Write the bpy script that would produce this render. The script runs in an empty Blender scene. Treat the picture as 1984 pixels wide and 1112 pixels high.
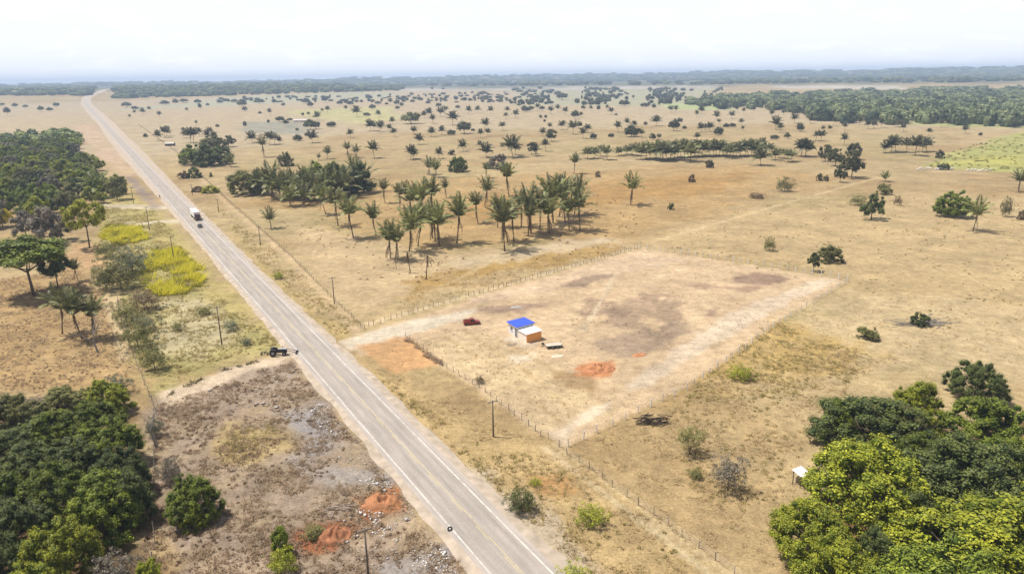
import bpy, math, random
import numpy as np
from mathutils import Vector, Matrix, Euler

# ------------------------------------------------------------------ camera, sky, sun, exposure
SC = bpy.context.scene
COL = SC.collection
W, HH, F, CX, CY, EYE = 1984, 1112, 1378.0, 992.0, 556.0, 62.0
PITCH, ROLL = math.radians(16.45), math.radians(-0.85)
cam_d = bpy.data.cameras.new('camera')
cam = bpy.data.objects.new('camera', cam_d); COL.objects.link(cam)
cam_d.sensor_width = 36.0; cam_d.lens = 36.0*F/W; cam_d.clip_start = 1.0; cam_d.clip_end = 60000
CM = Matrix.Rotation(math.pi/2-PITCH, 3, 'X') @ Matrix.Rotation(ROLL, 3, 'Z')
cam.matrix_world = Matrix.Translation((0, 0, EYE)) @ CM.to_4x4()
SC.camera = cam
CMN = np.array(CM)

SUN_EL, SUN_DIR_AZ = math.radians(66), math.radians(-80)      # azimuth from +Y towards +X
sdir = Vector((math.sin(SUN_DIR_AZ)*math.cos(SUN_EL), math.cos(SUN_DIR_AZ)*math.cos(SUN_EL), math.sin(SUN_EL)))
sl = bpy.data.lights.new('sun', 'SUN'); sl.energy = 5.0; sl.angle = math.radians(0.5); sl.color = (1.0, 0.955, 0.88)
so = bpy.data.objects.new('sun', sl); COL.objects.link(so)
so.rotation_euler = sdir.to_track_quat('Z', 'Y').to_euler(); so.location = (0, 0, 200)

world = bpy.data.worlds.new('World'); SC.world = world; world.use_nodes = True
wn, wl = world.node_tree.nodes, world.node_tree.links
bg = wn['Background']; bg.inputs[1].default_value = 0.06
sky = wn.new('ShaderNodeTexSky'); sky.sky_type = 'NISHITA'; sky.sun_disc = False
sky.sun_elevation = SUN_EL; sky.sun_rotation = SUN_DIR_AZ; sky.altitude = 60
sky.air_density = 1.0; sky.dust_density = 2.0; sky.ozone_density = 1.0
tc = wn.new('ShaderNodeTexCoord')
sxyz = wn.new('ShaderNodeSeparateXYZ'); wl.new(tc.outputs['Generated'], sxyz.inputs[0])
zc = wn.new('ShaderNodeMath'); zc.operation = 'MAXIMUM'; zc.inputs[1].default_value = 0.0; wl.new(sxyz.outputs[2], zc.inputs[0])
zo = wn.new('ShaderNodeMath'); zo.operation = 'ADD'; zo.inputs[1].default_value = 0.22; wl.new(zc.outputs[0], zo.inputs[0])
dx = wn.new('ShaderNodeMath'); dx.operation = 'DIVIDE'; wl.new(sxyz.outputs[0], dx.inputs[0]); wl.new(zo.outputs[0], dx.inputs[1])
dy = wn.new('ShaderNodeMath'); dy.operation = 'DIVIDE'; wl.new(sxyz.outputs[1], dy.inputs[0]); wl.new(zo.outputs[0], dy.inputs[1])
cxyz = wn.new('ShaderNodeCombineXYZ'); wl.new(dx.outputs[0], cxyz.inputs[0]); wl.new(dy.outputs[0], cxyz.inputs[1])
cn = wn.new('ShaderNodeTexNoise'); cn.inputs['Scale'].default_value = 3.4; cn.inputs['Detail'].default_value = 6; cn.inputs['Roughness'].default_value = 0.6
wl.new(cxyz.outputs[0], cn.inputs['Vector'])
cr = wn.new('ShaderNodeValToRGB'); cr.color_ramp.elements[0].position = 0.52; cr.color_ramp.elements[1].position = 0.72
cr.color_ramp.elements[0].color = (0, 0, 0, 1); cr.color_ramp.elements[1].color = (0.6, 0.6, 0.6, 1)
wl.new(cn.outputs['Fac'], cr.inputs[0])
# haze veil on low sky, thinned overhead to deepen shadows; cloud puffs whiter still
veil = wn.new('ShaderNodeMix'); veil.data_type = 'RGBA'
vq = wn.new('ShaderNodeMath'); vq.operation = 'MULTIPLY'; wl.new(zc.outputs[0], vq.inputs[0]); wl.new(zc.outputs[0], vq.inputs[1])
vt = wn.new('ShaderNodeMath'); vt.operation = 'MULTIPLY_ADD'; vt.inputs[1].default_value = 7.0; vt.inputs[2].default_value = 1.0; wl.new(vq.outputs[0], vt.inputs[0])
vf = wn.new('ShaderNodeMath'); vf.operation = 'DIVIDE'; vf.inputs[0].default_value = 0.96; wl.new(vt.outputs[0], vf.inputs[1]); wl.new(vf.outputs[0], veil.inputs[0])
wl.new(sky.outputs[0], veil.inputs[6]); veil.inputs[7].default_value = (14.0, 14.4, 15.5, 1)
cmix = wn.new('ShaderNodeMix'); cmix.data_type = 'RGBA'
wl.new(cr.outputs[0], cmix.inputs[0]); wl.new(veil.outputs[2], cmix.inputs[6]); cmix.inputs[7].default_value = (15.6, 15.8, 16.3, 1)
wl.new(cmix.outputs[2], bg.inputs[0])
SC.view_settings.view_transform = 'Standard'; SC.view_settings.look = 'None'
SC.view_settings.gamma = 1.0; SC.view_settings.exposure = 0.40

SC.cycles.max_bounces = 6; SC.cycles.diffuse_bounces = 2; SC.cycles.glossy_bounces = 2
SC.cycles.transmission_bounces = 4; SC.cycles.transparent_max_bounces = 6; SC.cycles.volume_bounces = 0
SC.cycles.use_denoising = True

rng = np.random.default_rng(7)
random.seed(7)

# ------------------------------------------------------------------ terrain height and pixel -> ground
def sm(a, b, x):
    t = np.clip((x-a)/(b-a), 0, 1)
    return t*t*(3-2*t)

_tab = rng.random((256, 256))
def vnoise(x, y, s=0):
    x = np.asarray(x, float)+s*17.3; y = np.asarray(y, float)+s*9.1
    xi = np.floor(x).astype(int); yi = np.floor(y).astype(int)
    fx = x-xi; fy = y-yi
    fx = fx*fx*(3-2*fx); fy = fy*fy*(3-2*fy)
    a = _tab[xi & 255, yi & 255]; b = _tab[(xi+1) & 255, yi & 255]
    c = _tab[xi & 255, (yi+1) & 255]; d = _tab[(xi+1) & 255, (yi+1) & 255]
    return (a*(1-fx)+b*fx)*(1-fy)+(c*(1-fx)+d*fx)*fy
def fbm(x, y, s=0, o=4):
    v = 0; a = 0.5; t = 0
    for i in range(o):
        v = v+a*vnoise(x*2**i, y*2**i, s+i*3); t += a; a *= 0.55
    return v/t

def hgt(x, y):
    x = np.asarray(x, float); y = np.asarray(y, float)
    r = np.hypot(x, y); az = np.degrees(np.arctan2(x, y))
    A = 16+17*(1-sm(-17, -8, az))
    h = A*sm(2300, 3700, r)
    B = 18+42*sm(-22, 0, az)+22*(vnoise(az*0.22, r*0.0003, 5)-0.5)+10*(vnoise(az*0.8, r*0.0008, 8)-0.5)
    h = h+B*sm(5200, 8600, r)
    h = h+2.5*(vnoise(x*0.004, y*0.004, 3)-0.5)*sm(650, 1200, r)
    return h

def ray(px, py):
    d = CMN @ np.array([(px-CX)/F, -(py-CY)/F, -1.0])
    return d
def G(px, py, z=None):
    """ground point seen at a pixel of the photograph"""
    d = ray(px, py)
    if z is not None:
        t = (z-EYE)/d[2]
        return Vector((d[0]*t, d[1]*t, z))
    t = (-EYE)/d[2] if d[2] < -1e-6 else 1e9
    if t*math.hypot(d[0], d[1]) < 640:
        return Vector((d[0]*t, d[1]*t, 0.0))
    hl = math.hypot(d[0], d[1])
    hit = np.nonzero(EYE+d[2]*_STEPS/hl <= hgt(d[0]*_STEPS/hl, d[1]*_STEPS/hl))[0]
    s = float(_STEPS[hit[0]]) if len(hit) else 13000.0
    x, y = d[0]*s/hl, d[1]*s/hl
    return Vector((x, y, float(hgt(x, y))))
_STEPS = 500.0*1.004**np.arange(817)
def depth(p):
    return -(CMN.T @ (np.array(p)-np.array([0, 0, EYE])))[2]
def pxm(p):            # pixels of the photograph per metre at a point
    return F/depth(p)
def hor(px): return 164-0.0147*px

# ------------------------------------------------------------------ helpers
def mesh_np(name, v, f, mats=(), smooth=False, attrs=None, mi=None):
    v = np.asarray(v, np.float32); f = np.asarray(f, np.int32)
    me = bpy.data.meshes.new(name)
    n, k = f.shape
    me.vertices.add(len(v)); me.vertices.foreach_set('co', v.ravel())
    me.loops.add(n*k); me.loops.foreach_set('vertex_index', f.ravel())
    me.polygons.add(n); me.polygons.foreach_set('loop_start', np.arange(0, n*k, k, dtype=np.int32))
    if smooth: me.polygons.foreach_set('use_smooth', np.ones(n, bool))
    for m in mats: me.materials.append(m)
    if mi is not None: me.polygons.foreach_set('material_index', np.asarray(mi, np.int32))
    me.update(calc_edges=True)
    for an, (kind, dat) in (attrs or {}).items():
        a = me.attributes.new(an, 'FLOAT_COLOR' if kind == 'c' else 'FLOAT', 'POINT')
        a.data.foreach_set('color' if kind == 'c' else 'value', np.asarray(dat, np.float32).ravel())
    return me

class MB:
    def __init__(s): s.v = []; s.f = []
    def add(s, vs, fs):
        b = len(s.v); s.v += [tuple(p) for p in vs]; s.f += [tuple(i+b for i in q) for q in fs]; return s
    def box(s, c, d, rz=0, taper=1.0, rx=0, ry=0):
        M = Euler((rx, ry, rz)).to_matrix(); vs = []
        for z in (-1, 1):
            k = taper if z > 0 else 1
            for x, y in ((-1, -1), (1, -1), (1, 1), (-1, 1)):
                vs.append(Vector(c)+M @ Vector((x*d[0]/2*k, y*d[1]/2*k, z*d[2]/2)))
        return s.add(vs, [(3, 2, 1, 0), (4, 5, 6, 7), (0, 1, 5, 4), (1, 2, 6, 5), (2, 3, 7, 6), (3, 0, 4, 7)])
    def tube(s, pts, rad, n=8, cap=True):
        pts = [Vector(p) for p in pts]
        if not hasattr(rad, '__len__'): rad = [rad]*len(pts)
        rings = []
        for i, p in enumerate(pts):
            t = (pts[min(i+1, len(pts)-1)]-pts[max(i-1, 0)]).normalized()
            u = t.cross(Vector((0, 0, 1)) if abs(t.z) < 0.9 else Vector((1, 0, 0))).normalized(); w = t.cross(u)
            rings.append([p+(u*math.cos(a)+w*math.sin(a))*rad[i] for a in [2*math.pi*j/n for j in range(n)]])
        vs = [q for r_ in rings for q in r_]; fs = []
        for i in range(len(pts)-1):
            for j in range(n):
                fs.append((i*n+j, i*n+(j+1) % n, (i+1)*n+(j+1) % n, (i+1)*n+j))
        if cap: fs += [tuple(range(n-1, -1, -1)), tuple((len(pts)-1)*n+j for j in range(n))]
        return s.add(vs, fs)
    def prism(s, prof, x0, x1, axis='x'):
        """profile of (a, z) points extruded along x (profile in y,z) or y (profile in x,z)"""
        n = len(prof); vs = []
        for e in (x0, x1):
            for a, z in prof: vs.append((e, a, z) if axis == 'x' else (a, e, z))
        fs = [tuple(range(n)), tuple(range(2*n-1, n-1, -1))]
        for i in range(n): fs.append((i, i+n, (i+1) % n+n, (i+1) % n))
        return s.add(vs, fs)
    def lathe(s, prof, c, axis='y', n=16):
        vs = []; fs = []
        for a, r_ in prof:
            for j in range(n):
                th = 2*math.pi*j/n; p, q = r_*math.cos(th), r_*math.sin(th)
                vs.append(Vector(c)+Vector({'x': (a, p, q), 'y': (p, a, q), 'z': (p, q, a)}[axis]))
        m = len(prof)
        for i in range(m-1):
            for j in range(n): fs.append((i*n+j, i*n+(j+1) % n, (i+1)*n+(j+1) % n, (i+1)*n+j))
        return s.add(vs, fs)
    def mesh(s, name, mat, smooth=False, bevel=0):
        import bmesh
        me = bpy.data.meshes.new(name); me.from_pydata(s.v, [], s.f)
        bm = bmesh.new(); bm.from_mesh(me); bmesh.ops.recalc_face_normals(bm, faces=bm.faces[:])
        if bevel: bmesh.ops.bevel(bm, geom=bm.edges[:], offset=bevel, segments=2, affect='EDGES', clamp_overlap=True)
        bm.to_mesh(me); bm.free()
        if smooth: me.polygons.foreach_set('use_smooth', [True]*len(me.polygons))
        me.materials.append(mat); me.update(); return me
    def build(s, name, mat, parent=None, smooth=False, bevel=0):
        return obj(name, s.mesh(name, mat, smooth, bevel), parent)

def obj(name, data, parent=None, loc=None, rot=None, scale=None, mat=None):
    o = bpy.data.objects.new(name, data); COL.objects.link(o)
    if parent is not None: o.parent = parent
    if loc is not None: o.location = loc
    if rot is not None: o.rotation_euler = rot
    if scale is not None: o.scale = scale
    if mat is not None:
        o.material_slots[0].link = 'OBJECT'; o.material_slots[0].material = mat
    return o
def tag(o, label, cat, group=None, kind=None):
    o['label'] = label; o['category'] = cat
    if group: o['group'] = group
    if kind: o['kind'] = kind
    return o
def thing(name, label, cat, loc=(0, 0, 0), rz=0, group=None):
    return tag(obj(name, None, loc=loc, rot=(0, 0, rz)), label, cat, group)
def struct(name, me, parent=None):
    o = obj(name, me, parent)
    if parent is None: o['kind'] = 'structure'
    return o
ORD = ['', 'first', 'second', 'third', 'fourth', 'fifth', 'sixth', 'seventh', 'eighth', 'ninth', 'tenth', 'eleventh', 'twelfth', 'thirteenth',
       'fourteenth', 'fifteenth', 'sixteenth', 'seventeenth', 'eighteenth', 'nineteenth', 'twentieth']
def ordw(i):
    if i <= 20: return ORD[i]
    t = ['', '', 'twenty', 'thirty', 'forty', 'fifty'][i//10]
    return t+('ieth' if False else '-'+ORD[i % 10]) if i % 10 else t[:-1]+'ieth'

# ------------------------------------------------------------------ materials
def nm(name):
    m = bpy.data.materials.new(name); m.use_nodes = True
    return m, m.node_tree.nodes, m.node_tree.links, m.node_tree.nodes['Principled BSDF']
def mat(name, col, rough=0.7, var=0.25, scale=3.0, metal=0.0, spec=0.3, bump=0.0, coat=0.0):
    m, n, l, b = nm(name)
    b.inputs['Roughness'].default_value = rough; b.inputs['Metallic'].default_value = metal
    b.inputs['Specular IOR Level'].default_value = spec; b.inputs['Coat Weight'].default_value = coat
    t = n.new('ShaderNodeTexCoord'); no = n.new('ShaderNodeTexNoise')
    no.inputs['Scale'].default_value = scale; no.inputs['Detail'].default_value = 5
    l.new(t.outputs['Object'], no.inputs['Vector'])
    r = n.new('ShaderNodeMapRange'); r.inputs[1].default_value = 0.25; r.inputs[2].default_value = 0.75
    r.inputs[3].default_value = 1-var; r.inputs[4].default_value = 1+var; l.new(no.outputs['Fac'], r.inputs[0])
    mx = n.new('ShaderNodeVectorMath'); mx.operation = 'SCALE'; mx.inputs[0].default_value = col[:3]
    l.new(r.outputs[0], mx.inputs['Scale']); l.new(mx.outputs[0], b.inputs['Base Color'])
    if bump:
        bp = n.new('ShaderNodeBump'); bp.inputs['Strength'].default_value = bump; bp.inputs['Distance'].default_value = 0.05
        l.new(no.outputs['Fac'], bp.inputs['Height']); l.new(bp.outputs[0], b.inputs['Normal'])
    return m
def leafmat(name, c0, c1, trans=0.3, rough=0.55, objvar=0.25, spec=0.25):
    """c0..c1: leaf colour range, picked per leaf (attribute) and per plant (object random)"""
    m, n, l, b = nm(name)
    a = n.new('ShaderNodeAttribute'); a.attribute_name = 'shade'
    oi = n.new('ShaderNodeObjectInfo')
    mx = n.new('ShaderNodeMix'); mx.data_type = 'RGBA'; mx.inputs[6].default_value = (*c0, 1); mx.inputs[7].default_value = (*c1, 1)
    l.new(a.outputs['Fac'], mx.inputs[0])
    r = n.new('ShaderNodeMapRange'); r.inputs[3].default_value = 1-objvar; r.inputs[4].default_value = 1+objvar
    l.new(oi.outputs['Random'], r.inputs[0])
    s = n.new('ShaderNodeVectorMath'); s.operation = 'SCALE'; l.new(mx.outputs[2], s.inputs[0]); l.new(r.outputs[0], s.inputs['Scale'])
    l.new(s.outputs[0], b.inputs['Base Color']); b.inputs['Roughness'].default_value = rough; b.inputs['Specular IOR Level'].default_value = spec
    t = n.new('ShaderNodeBsdfTranslucent'); l.new(s.outputs[0], t.inputs['Color'])
    ms = n.new('ShaderNodeMixShader'); ms.inputs[0].default_value = trans
    out = n['Material Output']
    l.new(b.outputs[0], ms.inputs[1]); l.new(t.outputs[0], ms.inputs[2]); l.new(ms.outputs[0], out.inputs['Surface'])
    return m

L_MANGO = leafmat('leaf_bright', (0.050, 0.078, 0.005), (0.43, 0.43, 0.030), 0.14)
L_GREEN = leafmat('leaf_green', (0.026, 0.048, 0.005), (0.26, 0.295, 0.026), 0.12)
L_DARK = leafmat('leaf_dark', (0.022, 0.036, 0.010), (0.165, 0.185, 0.042), 0.12)
L_OLIVE = leafmat('leaf_olive', (0.080, 0.085, 0.025), (0.28, 0.26, 0.080), 0.2)
L_GREY = leafmat('leaf_grey', (0.095, 0.080, 0.058), (0.26, 0.225, 0.165), 0.15)
L_GREY2 = leafmat('leaf_grey_green', (0.07, 0.08, 0.045), (0.25, 0.26, 0.16), 0.18)
L_YEL = leafmat('leaf_yellow_green', (0.15, 0.17, 0.010), (0.46, 0.44, 0.030), 0.25)
L_PLAIN = leafmat('leaf_plain', (0.034, 0.040, 0.016), (0.15, 0.145, 0.052), 0.15)
L_DRY = leafmat('leaf_dry', (0.13, 0.085, 0.045), (0.28, 0.20, 0.11), 0.2)
L_FLOWER = leafmat('leaf_flower', (0.42, 0.33, 0.010), (0.62, 0.50, 0.02), 0.3)
L_PALM = leafmat('palm_leaf', (0.045, 0.058, 0.016), (0.27, 0.26, 0.10), 0.15, rough=0.5, spec=0.3)
L_PALMG = leafmat('palm_leaf_bright', (0.055, 0.076, 0.016), (0.35, 0.35, 0.12), 0.18, rough=0.5, spec=0.3)
L_PALMF = leafmat('palm_leaf_far', (0.040, 0.042, 0.017), (0.12, 0.115, 0.045), 0.2, rough=0.45)
L_PALMD = leafmat('palm_leaf_dry', (0.11, 0.068, 0.034), (0.21, 0.145, 0.080), 0.1)
M_BARK = mat('bark', (0.12, 0.085, 0.06), 0.9, 0.35, 6, bump=0.5)
M_PBARK = mat('palm_bark', (0.15, 0.10, 0.065), 0.9, 0.35, 8, bump=0.5)
M_GBARK = mat('grey_bark', (0.24, 0.21, 0.18), 0.9, 0.3, 6, bump=0.4)

# ------------------------------------------------------------------ ground zones (polygons of the place, traced on the flat ground)
def wpoly(pts): return np.array([G(*p)[:2] for p in pts])
def inpoly(P, x, y):
    ins = np.zeros(x.shape, bool); d2 = np.full(x.shape, 1e18)
    n = len(P)
    for i in range(n):
        x0, y0 = P[i]; x1, y1 = P[(i+1) % n]
        c = ((y0 > y) != (y1 > y)) & (x < (x1-x0)*(y-y0)/((y1-y0) if y1 != y0 else 1e-9)+x0)
        ins ^= c
        ex, ey = x1-x0, y1-y0; t = np.clip(((x-x0)*ex+(y-y0)*ey)/(ex*ex+ey*ey+1e-9), 0, 1)
        d2 = np.minimum(d2, (x-x0-t*ex)**2+(y-y0-t*ey)**2)
    d = np.sqrt(d2)
    return np.where(ins, d, -d)
def lin(c): 
    c = np.array(c)/255.0
    return np.where(c <= 0.04045, c/12.92, ((c+0.055)/1.055)**2.4)
KEXP = 1.98      # what the daylight and the exposure make of a flat white surface
def alb(*c): return lin(c)/(KEXP*np.array([1.0, 0.965, 0.92]))

# colour as photographed in full sun, edge softness in metres, edge wobble, roughness of the cover (0 bare .. 1 tufted)
ZONES = [
 # far bands
 ([(-300, 330), (400, 300), (700, 260), (1500, 240), (2300, 262), (2300, 205), (1350, 178), (800, 176), (200, 196), (-300, 215)], (212, 188, 150), 60, 60, .5),
 ([(440, 205), (760, 190), (770, 178), (420, 190), (225, 212), (240, 214)], (200, 192, 156), 30, 30, .4),
 ([(560, 214), (760, 206), (780, 232), (700, 240), (560, 224)], (212, 200, 138), 15, 20, .4),
 ([(1000, 205), (1360, 205), (1380, 172), (1000, 172)], (196, 188, 150), 40, 40, .5),
 ([(1290, 200), (1400, 204), (1420, 214), (1290, 212)], (198, 205, 140), 12, 12, .4),
 ([(760, 176), (1400, 172), (1380, 166), (800, 169)], (222, 208, 190), 30, 30, .2),
 ([(1500, 172), (1760, 174), (1740, 166), (1500, 166)], (222, 208, 188), 30, 30, .2),
 ([(470, 236), (600, 238), (610, 262), (470, 258)], (176, 170, 148), 14, 14, .5),
 ([(1760, 232), (2200, 240), (2200, 255), (1840, 246), (1760, 240)], (200, 198, 130), 12, 10, .5),
 ([(1790, 322), (1985, 338), (2300, 345), (2300, 250), (1985, 255), (1905, 275), (1830, 300)], (194, 190, 112), 6, 9, .7),
 ([(1830, 318), (1985, 325), (1985, 300), (1870, 308)], (204, 194, 106), 8, 10, .7),
 # golden pasture among the palms
 ([(450, 400), (560, 372), (760, 352), (1130, 330), (1420, 318), (1660, 345), (1500, 375), (1250, 470), (1000, 470), (840, 500), (740, 470), (600, 405)], (204, 168, 114), 10, 12, .7),
 ([(880, 385), (1200, 350), (1450, 335), (1400, 372), (1150, 400), (900, 430)], (196, 154, 94), 10, 12, .7),
 ([(560, 430), (740, 470), (860, 490), (1180, 462), (1240, 478), (760, 590), (700, 610), (600, 520)], (218, 188, 142), 5, 6, .6),
 ([(840, 560), (1210, 486), (1180, 470), (960, 500), (800, 545), (770, 590)], (198, 160, 96), 3, 5, .9),
 ([(900, 520), (1160, 474), (1200, 462), (1060, 470), (880, 505)], (226, 200, 160), 3, 5, .4),
 # right pasture
 ([(1300, 440), (1700, 380), (2300, 380), (2300, 660), (1984, 700), (1640, 560), (1500, 500), (1260, 478)], (214, 184, 134), 10, 12, .7),
 ([(1640, 560), (1984, 600), (2300, 640), (2300, 760), (1960, 740), (1700, 720), (1500, 700), (1420, 690)], (222, 194, 146), 6, 8, .5),
 ([(1480, 600), (1700, 690), (1640, 720), (1420, 740), (1300, 780), (1330, 720)], (206, 172, 108), 4, 5, 1.),
 # left fields
 ([(-300, 540), (0, 540), (150, 520), (235, 610), (262, 760), (0, 760), (-300, 800)], (200, 164, 112), 3, 3, .9),
 ([(150, 470), (240, 470), (240, 520), (120, 520)], (214, 172, 124), 3, 3, .4),
 ([(200, 395), (300, 400), (420, 570), (560, 665), (420, 712), (300, 760), (262, 700), (235, 560), (190, 470)], (190, 176, 112), 4, 4, .9),
 ([(330, 575), (415, 580), (455, 660), (395, 695), (300, 690)], (214, 194, 150), 3, 4, .4),
 ([(200, 340), (300, 400), (420, 540), (560, 660), (530, 660), (380, 560), (280, 440), (190, 380)], (208, 186, 118), 3, 3, .7),
 ([(190, 396), (350, 398), (350, 407), (190, 404)], (228, 208, 172), 1.5, 1, .1),
 ([(240, 432), (372, 424), (374, 430), (240, 438)], (232, 214, 178), 1.2, 1, .1),
 ([(140, 245), (185, 240), (265, 340), (235, 345), (195, 300)], (222, 188, 154), 8, 8, .3),
 ([(225, 352), (262, 350), (300, 395), (235, 372)], (206, 178, 116), 3, 3, .6),
 ([(240, 342), (262, 344), (312, 402), (296, 404), (268, 378)], (166, 146, 132), 2.5, 2, .3),  # grey gravel slope beside the road, embankment shade put into its colour
 ([(200, 575), (228, 575), (252, 690), (232, 700)], (226, 198, 150), .8, .6, .2),
 # scorched verge left of the road
 ([(300, 775), (470, 722), (575, 690), (640, 760), (950, 1130), (900, 1300), (250, 1300), (270, 1000)], (180, 156, 132), 2.5, 3, 1.),
 ([(430, 720), (560, 700), (590, 740), (480, 770), (380, 790)], (192, 168, 144), 2, 3, .9),
 ([(560, 800), (640, 790), (665, 850), (600, 860)], (186, 176, 168), 1.6, 3, .8),
 ([(560, 890), (720, 900), (740, 930), (600, 940)], (192, 178, 164), 1.6, 4, .9),
 ([(690, 962), (770, 952), (790, 985), (700, 990)], (206, 140, 92), 1.2, 3, .4),
 ([(600, 1015), (690, 1005), (720, 1030), (640, 1065), (605, 1060)], (176, 112, 74), 1.2, 3, .5),
 ([(700, 1060), (880, 1060), (900, 1130), (700, 1130)], (182, 168, 156), 1.6, 4, .9),
 ([(440, 830), (560, 840), (560, 870), (430, 900)], (204, 176, 124), 1.5, 3, 1.),
 ([(290, 960), (330, 1060), (300, 1300), (270, 1300)], (222, 190, 138), 1., 1.5, .4),
 ([(310, 762), (480, 704), (575, 676), (582, 692), (490, 716), (400, 758), (330, 790)], (232, 206, 172), 1.0, 1, .1),
 # verge right of the road
 ([(500, 560), (690, 640), (660, 665), (630, 640), (560, 570), (470, 470), (440, 430)], (206, 178, 118), 2, 2, .8),
 ([(680, 690), (770, 730), (850, 790), (1060, 860), (1400, 1120), (1400, 1300), (1150, 1300), (1070, 1112), (860, 880)], (212, 180, 126), 2, 2.5, .9),
 ([(880, 880), (1060, 990), (1160, 1112), (1110, 1112), (950, 960), (860, 880)], (214, 192, 160), 1.5, 2.5, .6),
 ([(1020, 920), (1080, 925), (1110, 950), (1050, 950)], (212, 164, 106), 1.5, 2, .6),
 # the cleared lot
 ([(655, 668), (740, 634), (1000, 552), (1240, 480), (1642, 543), (1500, 628), (1330, 750), (1100, 866), (1030, 826), (900, 740), (800, 660), (700, 690)], (231, 198, 156), .7, .7, .35),
 ([(800, 660), (960, 650), (1120, 740), (1200, 790), (1100, 850), (1040, 822), (900, 735)], (226, 196, 150), 2, 3, .5),
 ([(1625, 543), (1500, 600), (1330, 700), (1200, 770), (1090, 860), (1060, 840), (1190, 770), (1330, 660), (1450, 590), (1590, 540)], (240, 214, 180), .9, 1.4, .05),
 ([(880, 590), (1240, 488), (1330, 508), (1200, 530), (1000, 580)], (234, 202, 164), 1.5, 2.5, .2),
 ([(1130, 535), (1180, 532), (1130, 556), (1070, 560)], (178, 150, 124), 1.2, 2.5, .4),
 ([(1420, 540), (1470, 528), (1545, 545), (1490, 552), (1410, 548)], (176, 144, 120), 1.0, 1.5, .2),
 ([(1330, 550), (1480, 556), (1450, 566), (1350, 558)], (192, 158, 128), 1.0, 2, .3),
 ([(1150, 588), (1250, 575), (1345, 590), (1330, 612), (1230, 625), (1140, 612)], (194, 164, 132), 1.8, 7, .5),
 ([(1120, 605), (1190, 595), (1200, 610), (1130, 620)], (176, 148, 122), 1.2, 2.5, .4),
 ([(1364, 598), (1398, 595), (1388, 608), (1372, 610)], (180, 148, 122), .7, 1, .2),
 ([(1190, 640), (1320, 630), (1300, 665), (1210, 690), (1160, 672)], (192, 164, 134), 1.6, 5, .4),
 ([(920, 600), (1010, 585), (1090, 590), (1010, 605)], (190, 158, 132), 1.0, 2.5, .3),
 ([(1060, 720), (1140, 735), (1190, 760), (1140, 762)], (190, 156, 112), 1.3, 3, .5),
 ([(655, 662), (700, 648), (800, 618), (920, 600), (900, 620), (800, 645), (720, 672), (672, 680)], (240, 220, 190), 1.2, 1, .05),
 ([(690, 672), (770, 654), (792, 654), (850, 700), (840, 706), (770, 724), (740, 704)], (232, 180, 124), 1., 1, .1),
 ([(1124, 706), (1190, 695), (1204, 712), (1180, 732), (1126, 728)], (222, 152, 100), .8, 2.0, .3),
 ([(980, 690), (1030, 685), (1040, 700), (1000, 706)], (240, 218, 184), .8, 1.2, .1),
 ([(960, 655), (1010, 650), (1040, 665), (1010, 672)], (238, 216, 186), 1, 1.5, .1),
 # darker earth under the groves
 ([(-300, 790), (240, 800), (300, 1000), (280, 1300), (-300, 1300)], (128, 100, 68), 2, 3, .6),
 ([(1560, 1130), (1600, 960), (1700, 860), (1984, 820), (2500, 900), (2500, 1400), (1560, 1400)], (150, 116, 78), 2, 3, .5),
]
RUTS = [([(1056, 868), (1400, 1130)], .55, (232, 206, 160)), ([(1075, 862), (1430, 1126)], .5, (228, 200, 150)),
        ([(1260, 470), (1500, 400), (1700, 345)], .8, (226, 198, 150)), ([(700, 650), (560, 500), (440, 395), (340, 300)], .9, (226, 194, 148)),
        ([(1130, 640), (1160, 590), (1190, 535)], .5, (230, 204, 166)), ([(900, 640), (1020, 720), (1110, 800)], .4, (208, 176, 128)),
        ([(860, 650), (980, 730), (1090, 820)], .4, (206, 174, 126)), ([(960, 652), (1080, 720), (1170, 780)], .4, (204, 172, 126)),
        ([(850, 560), (1000, 480), (1100, 430)], .6, (226, 198, 150)), ([(1000, 322), (1140, 310), (1300, 312)], 1.2, (228, 200, 160)),
        ([(1780, 330), (1985, 342)], 1.5, (222, 196, 150)), ([(700, 632), (1000, 547), (1240, 477)], .6, (236, 210, 170))]

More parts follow.
